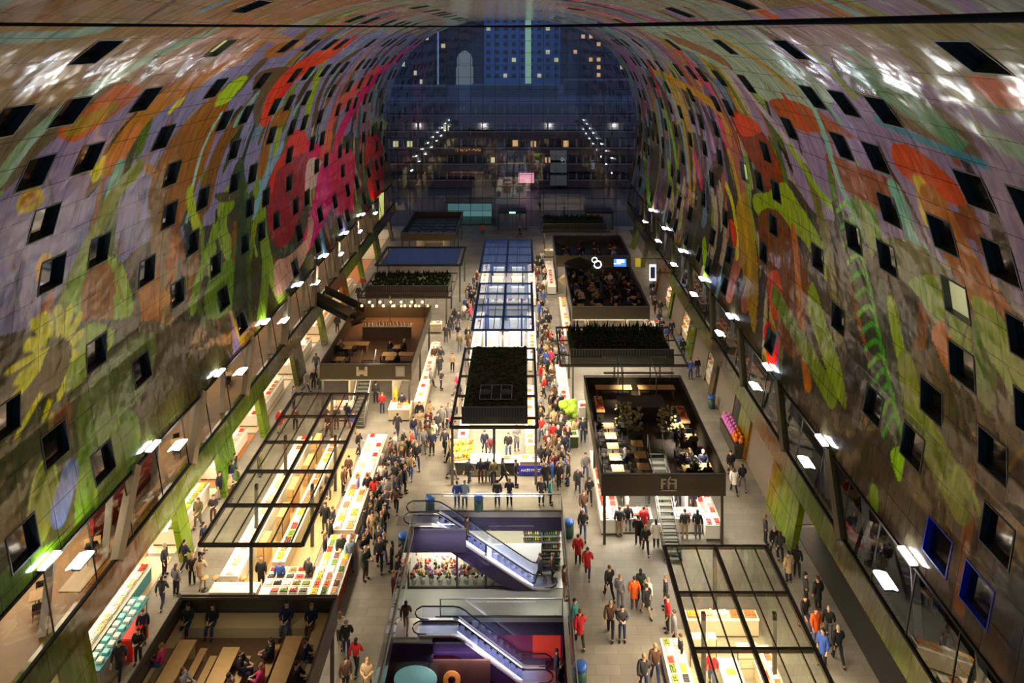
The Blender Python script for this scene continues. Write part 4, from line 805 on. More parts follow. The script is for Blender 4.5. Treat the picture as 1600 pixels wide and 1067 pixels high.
# ------------------------------------------------------------------ glass-roofed stalls
def glass_stall(label, x0, x1, g0, g1, z, bays, roofm, thick=.16, side_in=.5, floorc=None, nl=(.12, .31, .69, .88)):
    t = thing('market_stall', label, 'market stall', ((x0+x1)/2, g0, 0)); w = (x1-x0)/2; L = g1-g0
    for s in (-1, 1):
        q = MB(); q.beam((s*w, 0, z), (s*w, L, z), thick*1.3, .2, METAL); q.build('edge_beam', t)
    ys = [0]+[bays[0]*k+(L-bays[0]*bays[1]) for k in range(0, bays[1]+1)]
    for y in sorted(set([0]+[round(v, 2) for v in ys])):
        q = MB(); q.beam((-w, y, z), (w, y, z), thick, .16, METAL); q.build('cross_beam', t)
    q = MB(); q.beam((0, 0, z+.02), (0, L, z+.02), thick*1.2, .2, METAL); q.build('ridge_beam', t)
    for u in nl:
        q = MB(); q.beam((-w+2*w*u, 0, z+.02), (-w+2*w*u, L, z+.02), .06, .1, METAL); q.build('roof_bar', t)
    q = MB(); q.box(-w+.1, w-.1, .05, L-.05, z+.06, z+.075, roofm); q.build('glass_roof', t)
    for (x, y) in [(0, 0), (0, L), (-w*.62, L*.33), (w*.62, L*.33), (-w*.62, L*.66), (w*.62, L*.66)]:
        q = MB(); q.box(x-.09, x+.09, y-.09 if y else 0, y+.09, 0, z-.1, METAL2 if y == 0 else METAL); q.build('post', t)
    if floorc:
        q = MB(); q.box(-w+side_in, w-side_in, .5, L-.5, .0, .04, mat('stallfloor%d' % floorc[0], floorc, .5)); q.build('floor_mat', t)
    return t
def shelf_unit(x, y, z, w, h, d, rz, body, label, pal, n=3):
    t = thing('shelf_unit', label, 'shelf', (x, y, z), rz); q = MB()
    q.box(-w/2, w/2, -d/2, -d/2+.03, 0, h, body)
    for k in range(n+1): q.box(-w/2, w/2, -d/2, d/2, h*k/n, h*k/n+.03, body)
    for s in (-w/2, w/2-.03): q.box(s, s+.03, -d/2, d/2, 0, h, body)
    q.build('carcass', t); q = MB(); r_ = random.Random(int(x*10+y))
    for k in range(n):
        for i in range(int(w/.16)):
            if r_.random() < .85: q.box(-w/2+.06+i*.16, -w/2+.17+i*.16, -.1, .14, h*k/n+.03, h*k/n+.03+r_.uniform(.12, h/n*.75), mat('pack%d' % (r_.randrange(7)), [(220, 210, 190), (180, 60, 50), (210, 160, 60), (90, 110, 60), (130, 80, 50), (240, 235, 225), (70, 90, 130)][0], .5) if 0 else PROD)
    o = q.build('packs', t, r_.choice(pal)); o['kind'] = 'stuff'
    return t
# S1: large glass-roofed stall on the left
glass_stall('large glass-roofed produce stall on the left with dark steel grid', -17.3, -11.8, 38.9, 55.4, 3.9, (3.3, 5), GLR, floorc=(170, 150, 100))
counter('c', -11.7, -10.3, 44.5, 55.2, .95, CREAM, 'bright counter along the right side of the large left stall', BAK+SEA, 2, .62)
counter('c', -11.6, -10.0, 39.2, 44.0, .95, mat('red_counter', (130, 40, 26), .5), 'red-fronted produce counter at the near right corner of the large left stall', VEG+NUT, 3, .5)
counter('c', -14.3, -11.7, 39.3, 41.4, .9, MATS['red_counter'], 'red-fronted olive counter at the front of the large left stall', OLI, 4, .5)
counter('c', -17.0, -14.5, 39.4, 40.1, 1.0, CREAM, 'pale bar counter at the front left of the large left stall', BAK, 1, .8, trays=False)
counter('c', -14.4, -13.7, 41.8, 54.6, .95, CREAM, 'long middle counter inside the large left stall', BAK+VEG, 1, .62)
counter('c', -16.9, -15.9, 40.6, 54.8, 1.0, WHITE, 'white counter along the left side of the large left stall', SEA+BAK, 1, .62)
for k in range(5): shelf_unit(-15.2+.2*(k % 2), 42.8+2.7*k, 0, 1.4, 1.5, .4, math.pi/2, OAK, f'wooden shelf unit inside the large left stall, {["nearest the front", "second from the front", "in the middle", "second from the back", "nearest the back"][k]}', BAK+VEG)
# R0: near right glass-roofed stall
glass_stall('glass-roofed seafood stall at the near right with dark steel grid', 7.5, 12.9, 26.0, 38.6, 4.0, (3.25, 3), GLR, floorc=(150, 146, 120))
counter('c', 6.9, 7.9, 26.5, 36.4, .95, WHITE, 'white counter along the left side of the near right stall', SEA+OLI, 2, .5)
counter('c', 11.2, 12.1, 26.5, 36.0, .95, CREAM, 'cream counter inside the right half of the near right stall', BAK+SEA, 2, .5)
counter('c', 9.4, 10.3, 26.5, 35.2, 1.0, WHITE, 'bright white middle counter of the near right stall', SEA, 1, .6, trays=False)
counter('c', 8.5, 12.2, 37.6, 38.2, .95, CREAM, 'cream back counter across the near right stall', BAK, 1, .7)
for k in range(8): tray(9.85, 27.4+k*1.0, 1.0, (230, 170, 60), 0, 'the middle counter of the near right stall', .8)
shelf_unit(8.9, 36.0, 0, 1.3, 1.4, .4, 0, CREAM, 'cream shelf at the back left of the near right stall', BAK); shelf_unit(10.9, 35.4, 0, 1.0, 1.4, .4, 0, CREAM, 'cream shelf at the back right of the near right stall', BAK)
q = MB(); [q.lathe([(.2, 0), (.26, .1), (.24, .16)], mat('orange_bowl', (225, 130, 50), .4), (8.9+i*.75, 30.4, .02), 14) for i in ()]
for i, x in enumerate((9.0, 9.8, 11.4)):
    q = MB(); q.lathe([(.1, 0), (.34, .12), (.36, .2), (.3, .2)], mat('orange_bowl', (225, 120, 40), .4), (0, 0, 0), 16); o = q.build('bowl'); o.location = (x, 30.9, 1.0); tag(o, f'orange bowl on the low shelf inside the near right stall, {["left", "middle", "right"][i]}', 'bowl')
    q = MB(); q.box(x-.4, x+.4, 30.6, 31.2, 0, 1.0, CREAM); o = q.build('cabinet'); tag(o, f'cream cabinet under the {["left", "middle", "right"][i]} orange bowl of the near right stall', 'cabinet')
# C2, C3: blue-glass stalls in the middle row
BLUM = mat('blue_steel', (34, 52, 104), .4, .2)
_m = METAL; METAL = BLUM
glass_stall('middle glass-roofed stall with blue steel grid', -4.7, .95, 67.3, 80.1, 4.0, (3.2, 4), GLB, .2, nl=(.12, .35, .75, .93), floorc=(132, 130, 140))
glass_stall('farthest glass-roofed stall of the middle row with blue steel grid', -5.0, 1.15, 84.0, 97.2, 4.0, (3.3, 4), GLB, .2, nl=(.12, .3, .7, .93), floorc=(131, 130, 140))
METAL = _m
counter('c', -5.0, -4.2, 67.6, 79.8, .95, CREAM, 'counter along the left side of the middle blue-roofed stall', BAK+SEA, 1, .75)
counter('c', .5, 1.3, 67.6, 79.8, .95, WHITE, 'counter along the right side of the middle blue-roofed stall', SEA+CIT, 1, .75)
counter('c', -4.0, .3, 66.9, 67.6, .95, WHITE, 'front counter of the middle blue-roofed stall', SEA+CIT, 1, .75)
counter('c', -5.2, -4.4, 84.2, 97, .95, CREAM, 'counter along the left side of the farthest blue-roofed stall', BAK, 1, .9)
counter('c', .7, 1.5, 84.2, 97, .95, WHITE, 'counter along the right side of the farthest blue-roofed stall', SEA, 1, .9)
counter('c', -4.2, .5, 83.0, 83.8, .95, CREAM, 'front counter of the farthest blue-roofed stall', BAK+MEAT, 1, .75)
for k in range(3):
    for s in (0, 1): shelf_unit(-3.2+2.6*s, 69.5+3.7*k, 0, 1.6, 1.4, .5, 0, WHITE, f'white shelf inside the middle blue-roofed stall, {["left", "right"][s]} column, {["front", "middle", "back"][k]}', SEA+CIT)
    for s in (0, 1): shelf_unit(-3.2+2.6*s, 86.5+3.7*k, 0, 1.6, 1.4, .5, 0, WHITE, f'white shelf inside the farthest blue-roofed stall, {["left", "right"][s]} column, {["front", "middle", "back"][k]}', SEA+CIT)
# C1: stall with green roof box
t = thing('market_stall', 'middle stall with dark green planted roof inside a steel frame', 'market stall', (-2.0, 50.5, 0)); w = 3.0; L = 12.8
for s in (-1, 1):
    q = MB(); q.beam((s*w, 0, 4.0), (s*w, L, 4.0), .2, .2, METAL); q.build('edge_beam', t)
for y in (0, 1.2, 4.4, 7.6, 10.6, L):
    q = MB(); q.beam((-w, y, 4.0), (w, y, 4.0), .2 if y == 0 else .1, .16, METAL); q.build('cross_beam', t)
q = MB(); q.box(-2.35, 2.35, .9, 12.2, 3.75, 4.3, METAL); q.build('roof_box', t)
q = MB(); q.box(-2.3, 2.3, 1.3, 12.1, 4.3, 4.45, GREEN)
for _ in range(500): q.ball((rd.uniform(-2.2, 2.2), rd.uniform(1.4, 12), 4.45), rd.uniform(.08, .2), GREEN, 5)
o = q.build('roof_planting', t); o['kind'] = 'stuff'
q = MB(); q.beam((-2.35, .9, 4.95), (2.35, .9, 4.95), .05, .05, METAL2)
for k in range(25): x = -2.33+k*4.66/24; q.box(x-.015, x+.015, .88, .92, 4.0, 4.95, METAL2)
q.box(-2.33, 2.33, .91, .93, 4.0, 4.9, mat('rail_mesh', (50, 48, 42), .6)); q.build('roof_railing', t)
for x in (-w+.1, 0, w-.1):
    for y in (0, L): q = MB(); q.box(x-.09, x+.09, y-.09 if y else 0, y+.09, 0, 3.9, METAL2); q.build('post', t)
q = MB(); q.box(-1.2, 1.2, 2.6, 2.64, 4.6, 4.64, STEEL); q.box(-1.2, 1.2, 4.8, 4.84, 4.6, 4.64, STEEL); [q.box(x, x+.04, 2.6, 4.84, 4.6, 4.64, STEEL) for x in (-1.2, -.35, .35, 1.16)]
q.box(-1.1, 1.1, 2.8, 4.7, 4.4, 4.56, BLACK); [q.lathe([(.45, 0), (.45, .25), (.3, .3)], METAL, (x, 3.7, 4.4), 12) for x in (-.75, .75)]
q = q.build('ventilation_unit', t); q['label'] = 'dark twin fan unit in a pale frame on the green roof'
counter('c', -5.2, -3.9, 51.6, 54.5, .95, METAL, 'citrus display at the near left corner of the green-roofed stall', CIT, 2, .45, trays=False)
counter('c', -4.9, -4.2, 54.8, 63, .95, CREAM, 'counter along the left side of the green-roofed stall', SEA+CIT, 1, .7)
counter('c', .2, .9, 53.8, 63, .95, CREAM, 'counter along the right side of the green-roofed stall', CIT+BAK, 1, .7)
counter('c', -3.8, -1.6, 51.4, 52.5, 1.0, METAL2, 'bright white ice counter at the front of the green-roofed stall', SEA, 2, .55, trays=False)
for i in range(4):
    for j in range(3):
        q = MB(); q.box(-.22, .22, -.2, .2, 0, .12, OAK); [q.ball((rd.uniform(-.14, .14), rd.uniform(-.12, .12), .14+.05*k), .1, PROD, 6) for k in range(7)]; c_ = rd.choice(CIT); o = q.build('fruit_crate', None, c_); o.location = (-5.0+.46*i*.85, 51.85+.85*j+.05*i, .955+.0*j); tag(o, f'{colname(c_)} fruit crate on the citrus display of the green-roofed stall', 'crate', f'{colname(c_)} fruit crates on the citrus display')
q = MB(); q.box(-3.75, -1.65, 51.45, 52.45, 0, .05, mat('ice_lit', (248, 250, 250), .3, emit=1.2)); o = q.build('ice_bed'); o.location = (0, 0, 1.01); tag(o, 'lit white ice bed on the front counter of the green-roofed stall', 'ice bed')
counter('c', -1.4, -.3, 51.5, 52.3, 1.0, BLACK, 'dark counter left of the blue banner', BAK, 1, .5)
counter('c', -.2, 1.2, 51.6, 52.4, 1.0, OAK, 'wooden counter behind the blue banner', BAK, 1, .6)
q = MB(); q.box(-.3, 1.35, 0, .05, .1, .78, mat('banner_blue', (40, 52, 190), .5)); ob = q.build('banner'); ob.location = (0, 51.45, 0); tag(ob, 'blue banner with white slanted letters on the counter front of the green-roofed stall', 'banner')
def text(s, size, loc, m, parent, name='lettering', rot=(math.pi/2, 0, 0), shear=0.):
    c = bpy.data.curves.new('t', 'FONT'); c.body = s; c.size = size; c.extrude = .01; c.align_x = 'CENTER'; c.shear = shear; o = bpy.data.objects.new('t', c); C.objects.link(o)
    dg = bpy.context.evaluated_depsgraph_get(); me = bpy.data.meshes.new_from_object(o.evaluated_get(dg)); C.objects.unlink(o); bpy.data.objects.remove(o)
    o = bpy.data.objects.new(name, me); C.objects.link(o); me.materials.clear(); me.materials.append(m); o.location = loc; o.rotation_euler = rot; o.parent = parent; KIDS.setdefault(parent.name, []).append(o); return o
text('HAERYNEZ', .27, (.52, -.02, .35), mat('letter_white', (240, 240, 245), .5), ob, shear=.3)
# ------------------------------------------------------------------ stalls with roof terraces
def terrace(label, x0, x1, g0, g1, zd, zr, deckm, hole=None, lower=True, posts=True, roofrail=True, base=CREAM):
    t = thing('terrace_stall', label, 'market stall', ((x0+x1)/2, g0, 0)); w = (x1-x0)/2; L = g1-g0; q = MB()
    if hole:
        a, b, c, d = hole; q.box(-w+.15, a, .15, L-.15, zd-.2, zd, deckm); q.box(b, w-.15, .15, L-.15, zd-.2, zd, deckm); q.box(a, b, d, L-.15, zd-.2, zd, deckm)
        if c > .2: q.box(a, b, .15, c, zd-.2, zd, deckm)
    else: q.box(-w+.15, w-.15, .15, L-.15, zd-.2, zd, deckm)
    q.build('deck', t)
    for (a, b, c, d) in [(-w, w, 0, .15), (-w, w, L-.15, L), (-w, -w+.15, .15, L-.15), (w-.15, w, .15, L-.15)]:
        q = MB(); q.box(a, b, c, d, zd-.25, zr-.08, PARA); q.build('parapet', t)
    q = MB(); [q.beam(p, r, .07, .07, METAL2) for p, r in [((-w, .05, zr), (w, .05, zr)), ((-w, L, zr), (w, L, zr)), ((-w, 0, zr), (-w, L, zr)), ((w, 0, zr), (w, L, zr))]]; q.build('handrail', t)
    if base:
        for s in (-1, 1): q = MB(); q.box(s*(w-1.9)-.08, s*(w-1.9)+.08, 2.2, L-2, .0, zd-.25, base); q.build('inner_wall', t)
        q = MB(); q.box(-w+1.9, w-1.9, L-2, L-1.9, 0, zd-.25, base); q.build('back_wall', t)
    for x in (-w+.2, w-.2):
        for y in (.2, L/2, L-.2): q = MB(); q.box(x-.08, x+.08, y-.08, y+.08, 0, zd-.2, METAL); q.build('post', t)
    return t
S0 = terrace('wooden roof terrace with benches at the near left', -16.3, -8.85, 24.0, 34.7, 3.3, 4.4, mat('deck_brown', (104, 76, 50), .6, noise=.2))
S2 = terrace('wooden roof terrace with round lamps left of the middle aisle', -16.6, -9.1, 59.4, 72.3, 3.3, 4.4, DECKW, hole=(-1.0, .3, 0, 3.2))
R1 = terrace('dark roof terrace with long stairs and an FfF sign', 4.8, 12.4, 44.4, 57.3, 3.3, 4.4, DARKWOOD, hole=(-.3, .9, 0, 4.6), base=WHITE)
R3 = terrace('crowded dark roof terrace in the right row', 4.9, 12.6, 72.1, 85.0, 3.3, 4.4, mat('deck_dark', (40, 34, 30), .7))
R4 = terrace('dark roof terrace with umbrellas behind the crowded one', 4.0, 13.2, 88.9, 98.4, 3.3, 4.4, MATS['deck_dark'])
S4 = terrace('far left stall roof with rows of dark panels', -16.7, -9.2, 99.4, 112, 3.6, 4.4, mat('roof_dark', (34, 36, 42), .6))
def planted(label, x0, x1, g0, g1, z=3.9, h=.6, tall=.5, n=900, frame=True, seed=1, fx=.9):
    t = thing('planted_stall', label, 'market stall', ((x0+x1)/2, g0, 0)); w = (x1-x0)/2; L = g1-g0; r_ = random.Random(seed)
    q = MB(); q.box(-w, w, 0, L, z-.3, z+.35, METAL); q.build('roof_box', t)
    q = MB(); q.box(-w+.1, w-.1, .5, L-.1, z+.35, z+.45, GREEN)
    for _ in range(n):
        x, y = r_.uniform(-w+.2, w-.2), r_.uniform(.6, L-.2); hh = r_.uniform(.1, tall)*(1.6 if y > L*.75 else .7)
        q.add([(x-.12, y, z+.4), (x+.12, y+.03, z+.4), (x+r_.uniform(-.2, .2), y+r_.uniform(-.15, .15), z+.45+hh)], [(0, 1, 2)], GREEN); q.ball((x, y, z+.45+hh*.4), .11, GREEN, 5)
    o = q.build('roof_planting', t); o['kind'] = 'stuff'
    q = MB(); q.beam((-w, .05, z+1.0), (w, .05, z+1.0), .05, .05, METAL2)
    for k in range(37): x = -w+.02+k*(2*w-.04)/36; q.box(x-.018, x+.018, .03, .07, z, z+1.0, METAL2)
    q.box(-w, w, .08, .1, z, z+.95, MATS['rail_mesh']); q.build('railing', t)
    if frame:
        q = MB(); a = w+fx; q.beam((-a, -1.0, z+.1), (-a, L+1.4, z+.1), .14, .16, METAL); q.beam((a, -1.0, z+.1), (a, L+1.4, z+.1), .14, .16, METAL); q.beam((-a, -1.0, z+.1), (a, -1.0, z+.1), .16, .18, METAL); q.beam((-a, L+1.4, z+.1), (a, L+1.4, z+.1), .14, .16, METAL); [q.beam((s*a, y, z+.1), (s*w, y, z+.1), .08, .1, METAL) for s in (-1, 1) for y in (1, 4)]; q.build('outer_frame', t)
    for x in (-w+.2, 0, w-.2):
        for y in (0, L-.2): q = MB(); q.box(x-.08, x+.08, y, y+.16, 0, z-.3, METAL); q.build('post', t)
    return t
planted('stall with hedge-like green planting behind a slatted railing in the right row', 4.0, 12.7, 61.0, 66.5, seed=2, tall=.8)
planted('stall with a dark planted roof and pendant lamps in the left row', -16.9, -8.0, 77.9, 83.5, seed=3, z=3.5, fx=.4)
planted('farthest planted stall of the right row', 2.9, 12.0, 104.0, 110, seed=4, z=3.5, fx=.3)
# blue flat-roofed stall
t = thing('blue_roof_stall', 'stall with flat shiny blue roof in the left row', 'market stall', (-12.3, 85.6, 0))
q = MB(); q.box(-4.5, 4.5, .3, 7.0, 4.2, 4.3, mat('blue_roof', (40, 62, 120), .25, coat=.3, noise=.2, nscale=.6)); q.build('roof', t)
q = MB(); [q.beam(a, b, .3, .2, METAL) for a, b in [((-5, 0, 4.3), (5, 0, 4.3)), ((-5, 7.3, 4.3), (5, 7.3, 4.3)), ((-5, 0, 4.3), (-5, 7.3, 4.3)), ((5, 0, 4.3), (5, 7.3, 4.3))]]; q.build('edge_beam', t)
for (x, y) in [(-4.9, 0), (4.8, 0), (-4.9, 7.1), (4.8, 7.1)]: q = MB(); q.box(x, x+.15, y, y+.15, 0, 4.2, METAL); q.build('post', t)
# solar-like panels on S4 and chimney light
for i in range(6):
    for j in range(4):
        if j > 3: continue
        q = MB(); q.box(-.65, .65, -.5, .5, 0, .06, mat('panel_navy', (22, 26, 44), .2, coat=.4)); q.box(-.65, .65, -.55, -.5, 0, .09, STEEL); q.box(-.6, .6, .3, .34, -.25, 0, METAL) if 0 else None
        o = q.build('roof_panel'); o.location = (-15.6+j*1.75, 101.2+i*1.8, 3.62); tag(o, f'dark navy panel on the far left stall roof, {["leftmost", "second", "third", "rightmost"][j]} column, {["front", "second", "third", "fourth", "fifth", "back"][i]} row', 'panel', 'panels on the far left roof')
# FfF sign
SGN = mat('sign_beige', (240, 222, 184), .5)
q = MB()
def gl_(x0, x1, z0, z1): q.box(x0, x1, -.04, 0, z0, z1, SGN)
gl_(0, .12, .1, .72); gl_(.12, .32, .62, .72); gl_(.12, .28, .38, .47)
gl_(.40, .52, .1, .66); q.add([(.4, -.04, .6), (.52, -.04, .6), (.62, -.04, .84), (.52, -.04, .84), (.4, 0, .6), (.52, 0, .6), (.62, 0, .84), (.52, 0, .84)], [(0, 1, 2, 3), (4, 7, 6, 5), (0, 3, 7, 4), (1, 5, 6, 2), (2, 6, 7, 3)], SGN); gl_(.52, .62, .38, .5)
gl_(.82, .96, .1, .72); gl_(.62, .82, .62, .72); gl_(.66, .82, .38, .47); gl_(0, .96, -.02, .03)
o = q.build('lettering'); o.location = (8.43, 44.38, 3.42); tag(o, 'beige FfF lettering fixed to the parapet of the dark terrace', 'sign')
q = MB(); q.box(0, .9, -.03, 0, 0, .75, SGN); q.box(.2, .7, -.04, -.03, .5, .75, PARA); q.box(.1, .8, -.045, -.03, .42, .45, PARA); q.box(.3, .6, -.045, -.03, 0, .12, PARA); o = q.build('sign_board'); o.location = (-13.6, 59.37, 3.45); tag(o, 'beige cut-out emblem board on the parapet of the wooden left terrace', 'sign')
q = MB(); q.box(0, .75, -.03, 0, 0, .85, mat('sign_pale', (176, 172, 160), .5)); [q.box(.1, .65, -.04, -.03, z, z+.05, SGN) for z in (.15, .3, .45, .6)]; o = q.build('sign_board'); o.location = (-10.4, 59.37, 3.4); tag(o, 'pale rectangular sign on the right end of the wooden terrace parapet', 'sign')
# counters under and around the terraces
counter('c', -9.0, -8.2, 60.2, 72, .95, CREAM, 'bright counter along the right side of the wooden left terrace stall', BAK+SEA, 1, .7)
counter('c', -10.9, -9.2, 58.9, 60.3, .95, CREAM, 'overlit fish counter below the right end of the wooden left terrace', BAK, 3, .5)
counter('c', -15.9, -13.9, 58.9, 60.2, .95, CREAM, 'lit counter below the left end of the wooden left terrace', BAK, 3, .5)
counter('c', -8.8, -8.0, 26, 33.8, .95, WHITE, 'counter along the right side of the near left terrace stall', SEA+NUT, 1, .6)
counter('c', -16.4, -8.6, 76.5, 77.3, .95, CREAM, 'bright front counter of the dark planted stall in the left row', BAK, 1, .75)
counter('c', 4.9, 6.1, 45.4, 53, .95, WHITE, 'butcher counter along the left side of the FfF stall', MEAT, 2, .55)
counter('c', 6.2, 8.1, 45.5, 46.6, .95, WHITE, 'left front butcher counter below the FfF sign', MEAT+SEA, 2, .5)
counter('c', 9.6, 11.2, 45.5, 46.6, .95, WHITE, 'right front butcher counter below the FfF sign', MEAT+SEA, 2, .5)
counter('c', 11.3, 12.3, 44.9, 48, .95, WHITE, 'corner butcher counter at the right end of the FfF stall', MEAT+SEA, 2, .5)
counter('c', 4.6, 12.6, 59.2, 60.2, .95, WHITE, 'long bright produce counter in front of the hedge-roofed stall', VEG+SEA, 2, .6)
counter('c', 3.0, 3.9, 60.5, 67, .95, CREAM, 'counter along the left side of the hedge-roofed stall', SEA, 1, .7)
counter('c', 3.0, 4.2, 55.0, 57.4, .9, GREEN, 'green round fruit stand at the left corner of the FfF stall', [(140, 190, 50), (220, 200, 60), (120, 160, 40)], 2, .5)
for k in range(14):
    pass
q = MB(); [q.ball((rd.uniform(-.5, .5), rd.uniform(-.5, .5), .2+rd.uniform(0, .9)), .3, mat('lettuce', (150, 190, 50), .6, noise=.3), 6) for _ in range(22)]; o = q.build('cabbage_heap'); o.location = (3.6, 57.9, .95); o['kind'] = 'stuff'; tag(o, 'bright green heap of leafy vegetables at the corner of the hedge-roofed stall', 'vegetables')
q = MB(); q.box(-.6, .6, -.6, .6, 0, .95, GREEN); o = q.build('display_table'); o.location = (3.6, 57.9, 0); tag(o, 'green display block under the leafy vegetable heap', 'table')
counter('c', 5.0, 6.8, 71.6, 72.9, .95, OAK, 'yellow-lit counter below the left end of the crowded terrace', CIT, 2, .5)
counter('c', 8.0, 12.2, 71.6, 72.7, .95, WHITE, 'lit counter below the right half of the crowded terrace', SEA+VEG, 2, .6)
counter('c', 4.2, 5.0, 73.5, 84.5, .95, CREAM, 'counter along the left side of the crowded terrace stall', BAK+CIT, 1, .8)
counter('c', 3.0, 4.0, 88, 98, .95, WHITE, 'very bright counter at the left side of the umbrella terrace stall', SEA, 1, .9)
counter('c', 3.1, 11.8, 103.0, 103.8, .95, CREAM, 'far counter under the farthest planted stall', BAK, 1, 1.0)
counter('c', 12.8, 14.6, 76.0, 77.4, .95, OAK, 'wooden counter by the right wall beside the crowded terrace', VEG+SEA, 2, .6)
# shops at the sides
for k, (g0, g1, pal, lb) in enumerate([(34.9, 41.5, SEA, 'white table near the painted pier at the near left'), (44.4, 49.2, VEG+CIT, 'colourful table of the second left shop'), (51, 56, CIT+MEAT, 'orange and white display of the third left shop'), (58, 64.5, MEAT+BAK, 'bright display of the fourth left shop'), (67, 73, BAK, 'display of the fifth left shop'), (76, 82, CIT+MEAT, 'display of the sixth left shop'), (85, 91, BAK, 'display of the seventh left shop')]):
    counter('c', -22.6, -21.2, g0, g1, .9, WHITE if k else mat('teal_table', (40, 130, 136), .4), lb, pal, 2, .6)
for k, (g0, g1, lb) in enumerate([(64.5, 68.5, 'pink and white shelf display by the right wall'), (73, 79, 'lit display in the right wall shop'), (83, 88, 'far lit display in the right wall shop')]):
    counter('c', 16.6, 17.8, g0, g1, .95, CREAM, lb, CIT+MEAT, 2, .7)
# near left shop: teal and white table with red chair-back stand
t = thing('display_table', 'teal and white checked table in the near left shop', 'table', (-20.6, 36.9, 0)); q = MB(); q.box(-.45, .45, -2.3, 2.3, .82, .9, mat('teal_top', (30, 140, 150), .4)); q.build('table_top', t)
for x in (-.4, .36):
    for y in (-2.2, 2.15): q = MB(); q.box(x, x+.05, y, y+.05, 0, .82, STEEL); q.build('leg', t)
for k in range(18):
    q = MB(); q.box(-.14, .14, -.14, .14, 0, .12, WHITE if k % 3 else mat('aqua_box', (120, 200, 205), .4)); o = q.build('box'); o.location = (-20.85+.42*(k % 2), 34.9+.24*k, .9); tag(o, 'small %s box on the teal table in the near left shop' % ('white' if k % 3 else 'aqua'), 'box', '%s boxes on the teal table' % ('white' if k % 3 else 'aqua'))
t = thing('red_stand', 'bright red stand beside the teal table in the near left shop', 'stand', (-19.7, 36.2, 0)); q = MB(); q.box(-.3, .3, -.06, .06, 0, 1.05, mat('bright_red', (210, 40, 20), .4)); q.build('side_panel', t); q = MB(); q.box(-.3, .3, 1.4, 1.5, 0, 1.05, MATS['bright_red']); q.build('side_panel', t); q = MB(); q.box(-.3, .3, 0, 1.5, 1.0, 1.08, MATS['bright_red']); q.build('top', t)
# ------------------------------------------------------------------ stairs
def stair(label, x0, x1, g0, g1, z1, n):
    t = thing('staircase', label, 'stairs', ((x0+x1)/2, g0, 0)); w = (x1-x0)/2
    for k in range(n): q = MB(); q.box(-w, w, (g1-g0)*k/n, (g1-g0)*(k+1)/n+.02, z1*(k+1)/n-.06, z1*(k+1)/n, mat('stair_tread', (70, 72, 64), .6)); q.build('tread', t)
    for s in (-1, 1):
        q = MB(); q.beam((s*w, 0, .1), (s*w, g1-g0, z1), .05, .3, METAL); sg_ = q.build('stringer', t)
        q = MB(); q.beam((s*w, 0, 1.0), (s*w, g1-g0, z1+1), .05, .05, STEEL); q.beam((s*w, 0, 0), (s*w, 0, 1.0), .04, .04, STEEL, (1, 0, 0)); q.beam((s*w, g1-g0, z1), (s*w, g1-g0, z1+1), .04, .04, STEEL, (1, 0, 0)); q.build('handrail', sg_)
stair('dark stairs climbing to the wooden left terrace', -13.75, -12.6, 57.8, 62.4, 3.3, 18); stair('dark stairs in the middle of the FfF terrace', 8.4, 9.4, 43.0, 49.0, 3.3, 18)
t = thing('stair_bridge', 'dark ramp bridge joining the left gallery to the wooden terrace', 'bridge', (-18.5, 73, 0)); q = MB(); q.beam((-2.4, 1.5, 4.2), (2.6, -2.6, 3.7), 1.6, .3, BLACK); q.build('deck', t); q = MB(); q.beam((-2.4, .6, 5.0), (2.6, -3.5, 4.5), .08, .8, METAL); q.build('railing', t); q = MB(); q.beam((-2.0, 2.4, 5.0), (3.0, -1.7, 4.5), .08, .8, METAL); q.build('railing', t)
# pergola frame over the FfF terrace
t = thing('pergola', 'steel pergola frames over the FfF terrace', 'pergola', (8.6, 50, 0)); q = MB()
for (y, a, b) in [(3.9, -2.6, 2.6), (6.6, -2.4, 2.6)]: q.beam((a, y, 6.2), (b, y, 6.2), .1, .12, METAL2)
q.build('cross_beam', t)
for (x, y) in [(-1.2, 3.9), (1.3, 3.9), (-1.2, 6.6), (1.3, 6.6)]: q = MB(); q.beam((x, y, 3.3), (x, y, 6.2), .08, .08, METAL2, (1, 0, 0)); q.build('post', t)
q = MB(); q.beam((-1.2, 3.9, 6.2), (-1.2, 6.6, 6.2), .07, .08, METAL2); q.beam((1.3, 3.9, 6.2), (1.3, 6.6, 6.2), .07, .08, METAL2); q.build('side_beam', t)
# ------------------------------------------------------------------ furniture on the terraces
def mk_table():
    t = bpy.data.objects.new('cafe_table', None); C.objects.link(t)
    q = MB(); q.box(-.38, .38, -.38, .38, .71, .75, OAK); q.build('table_top', t); q = MB(); q.box(-.04, .04, -.04, .04, .03, .71, METAL); pd_ = q.build('pedestal', t); q = MB(); q.box(-.25, .25, -.25, .25, 0, .03, METAL); q.build('foot', pd_); return t
def mk_chair():
    t = bpy.data.objects.new('cafe_chair', None); C.objects.link(t)
    q = MB(); q.box(-.21, .21, -.21, .21, .43, .47, BLACK); q.build('seat', t); q = MB(); q.box(-.2, .2, .18, .21, .55, .86, BLACK); q.build('backrest', t)
    for x in (-.19, .16):
        for y in (-.19, .16): q = MB(); q.box(x, x+.03, y, y+.03, 0, .43 if y < 0 else .86, METAL2); q.build('leg', t)
    return t
def mk_bench(L=2.6, wd=.32, h=.45, mm=OAK, nm='bench'):
    t = bpy.data.objects.new(nm, None); C.objects.link(t)
    q = MB(); q.box(-wd/2, wd/2, -L/2, L/2, h-.05, h, mm); q.build('seat' if nm == 'bench' else 'table_top', t)
    for y in (-L/2+.1, L/2-.16): q = MB(); q.box(-wd/2+.03, wd/2-.03, y, y+.06, 0, h-.05, mm); q.build('leg', t)
    return t
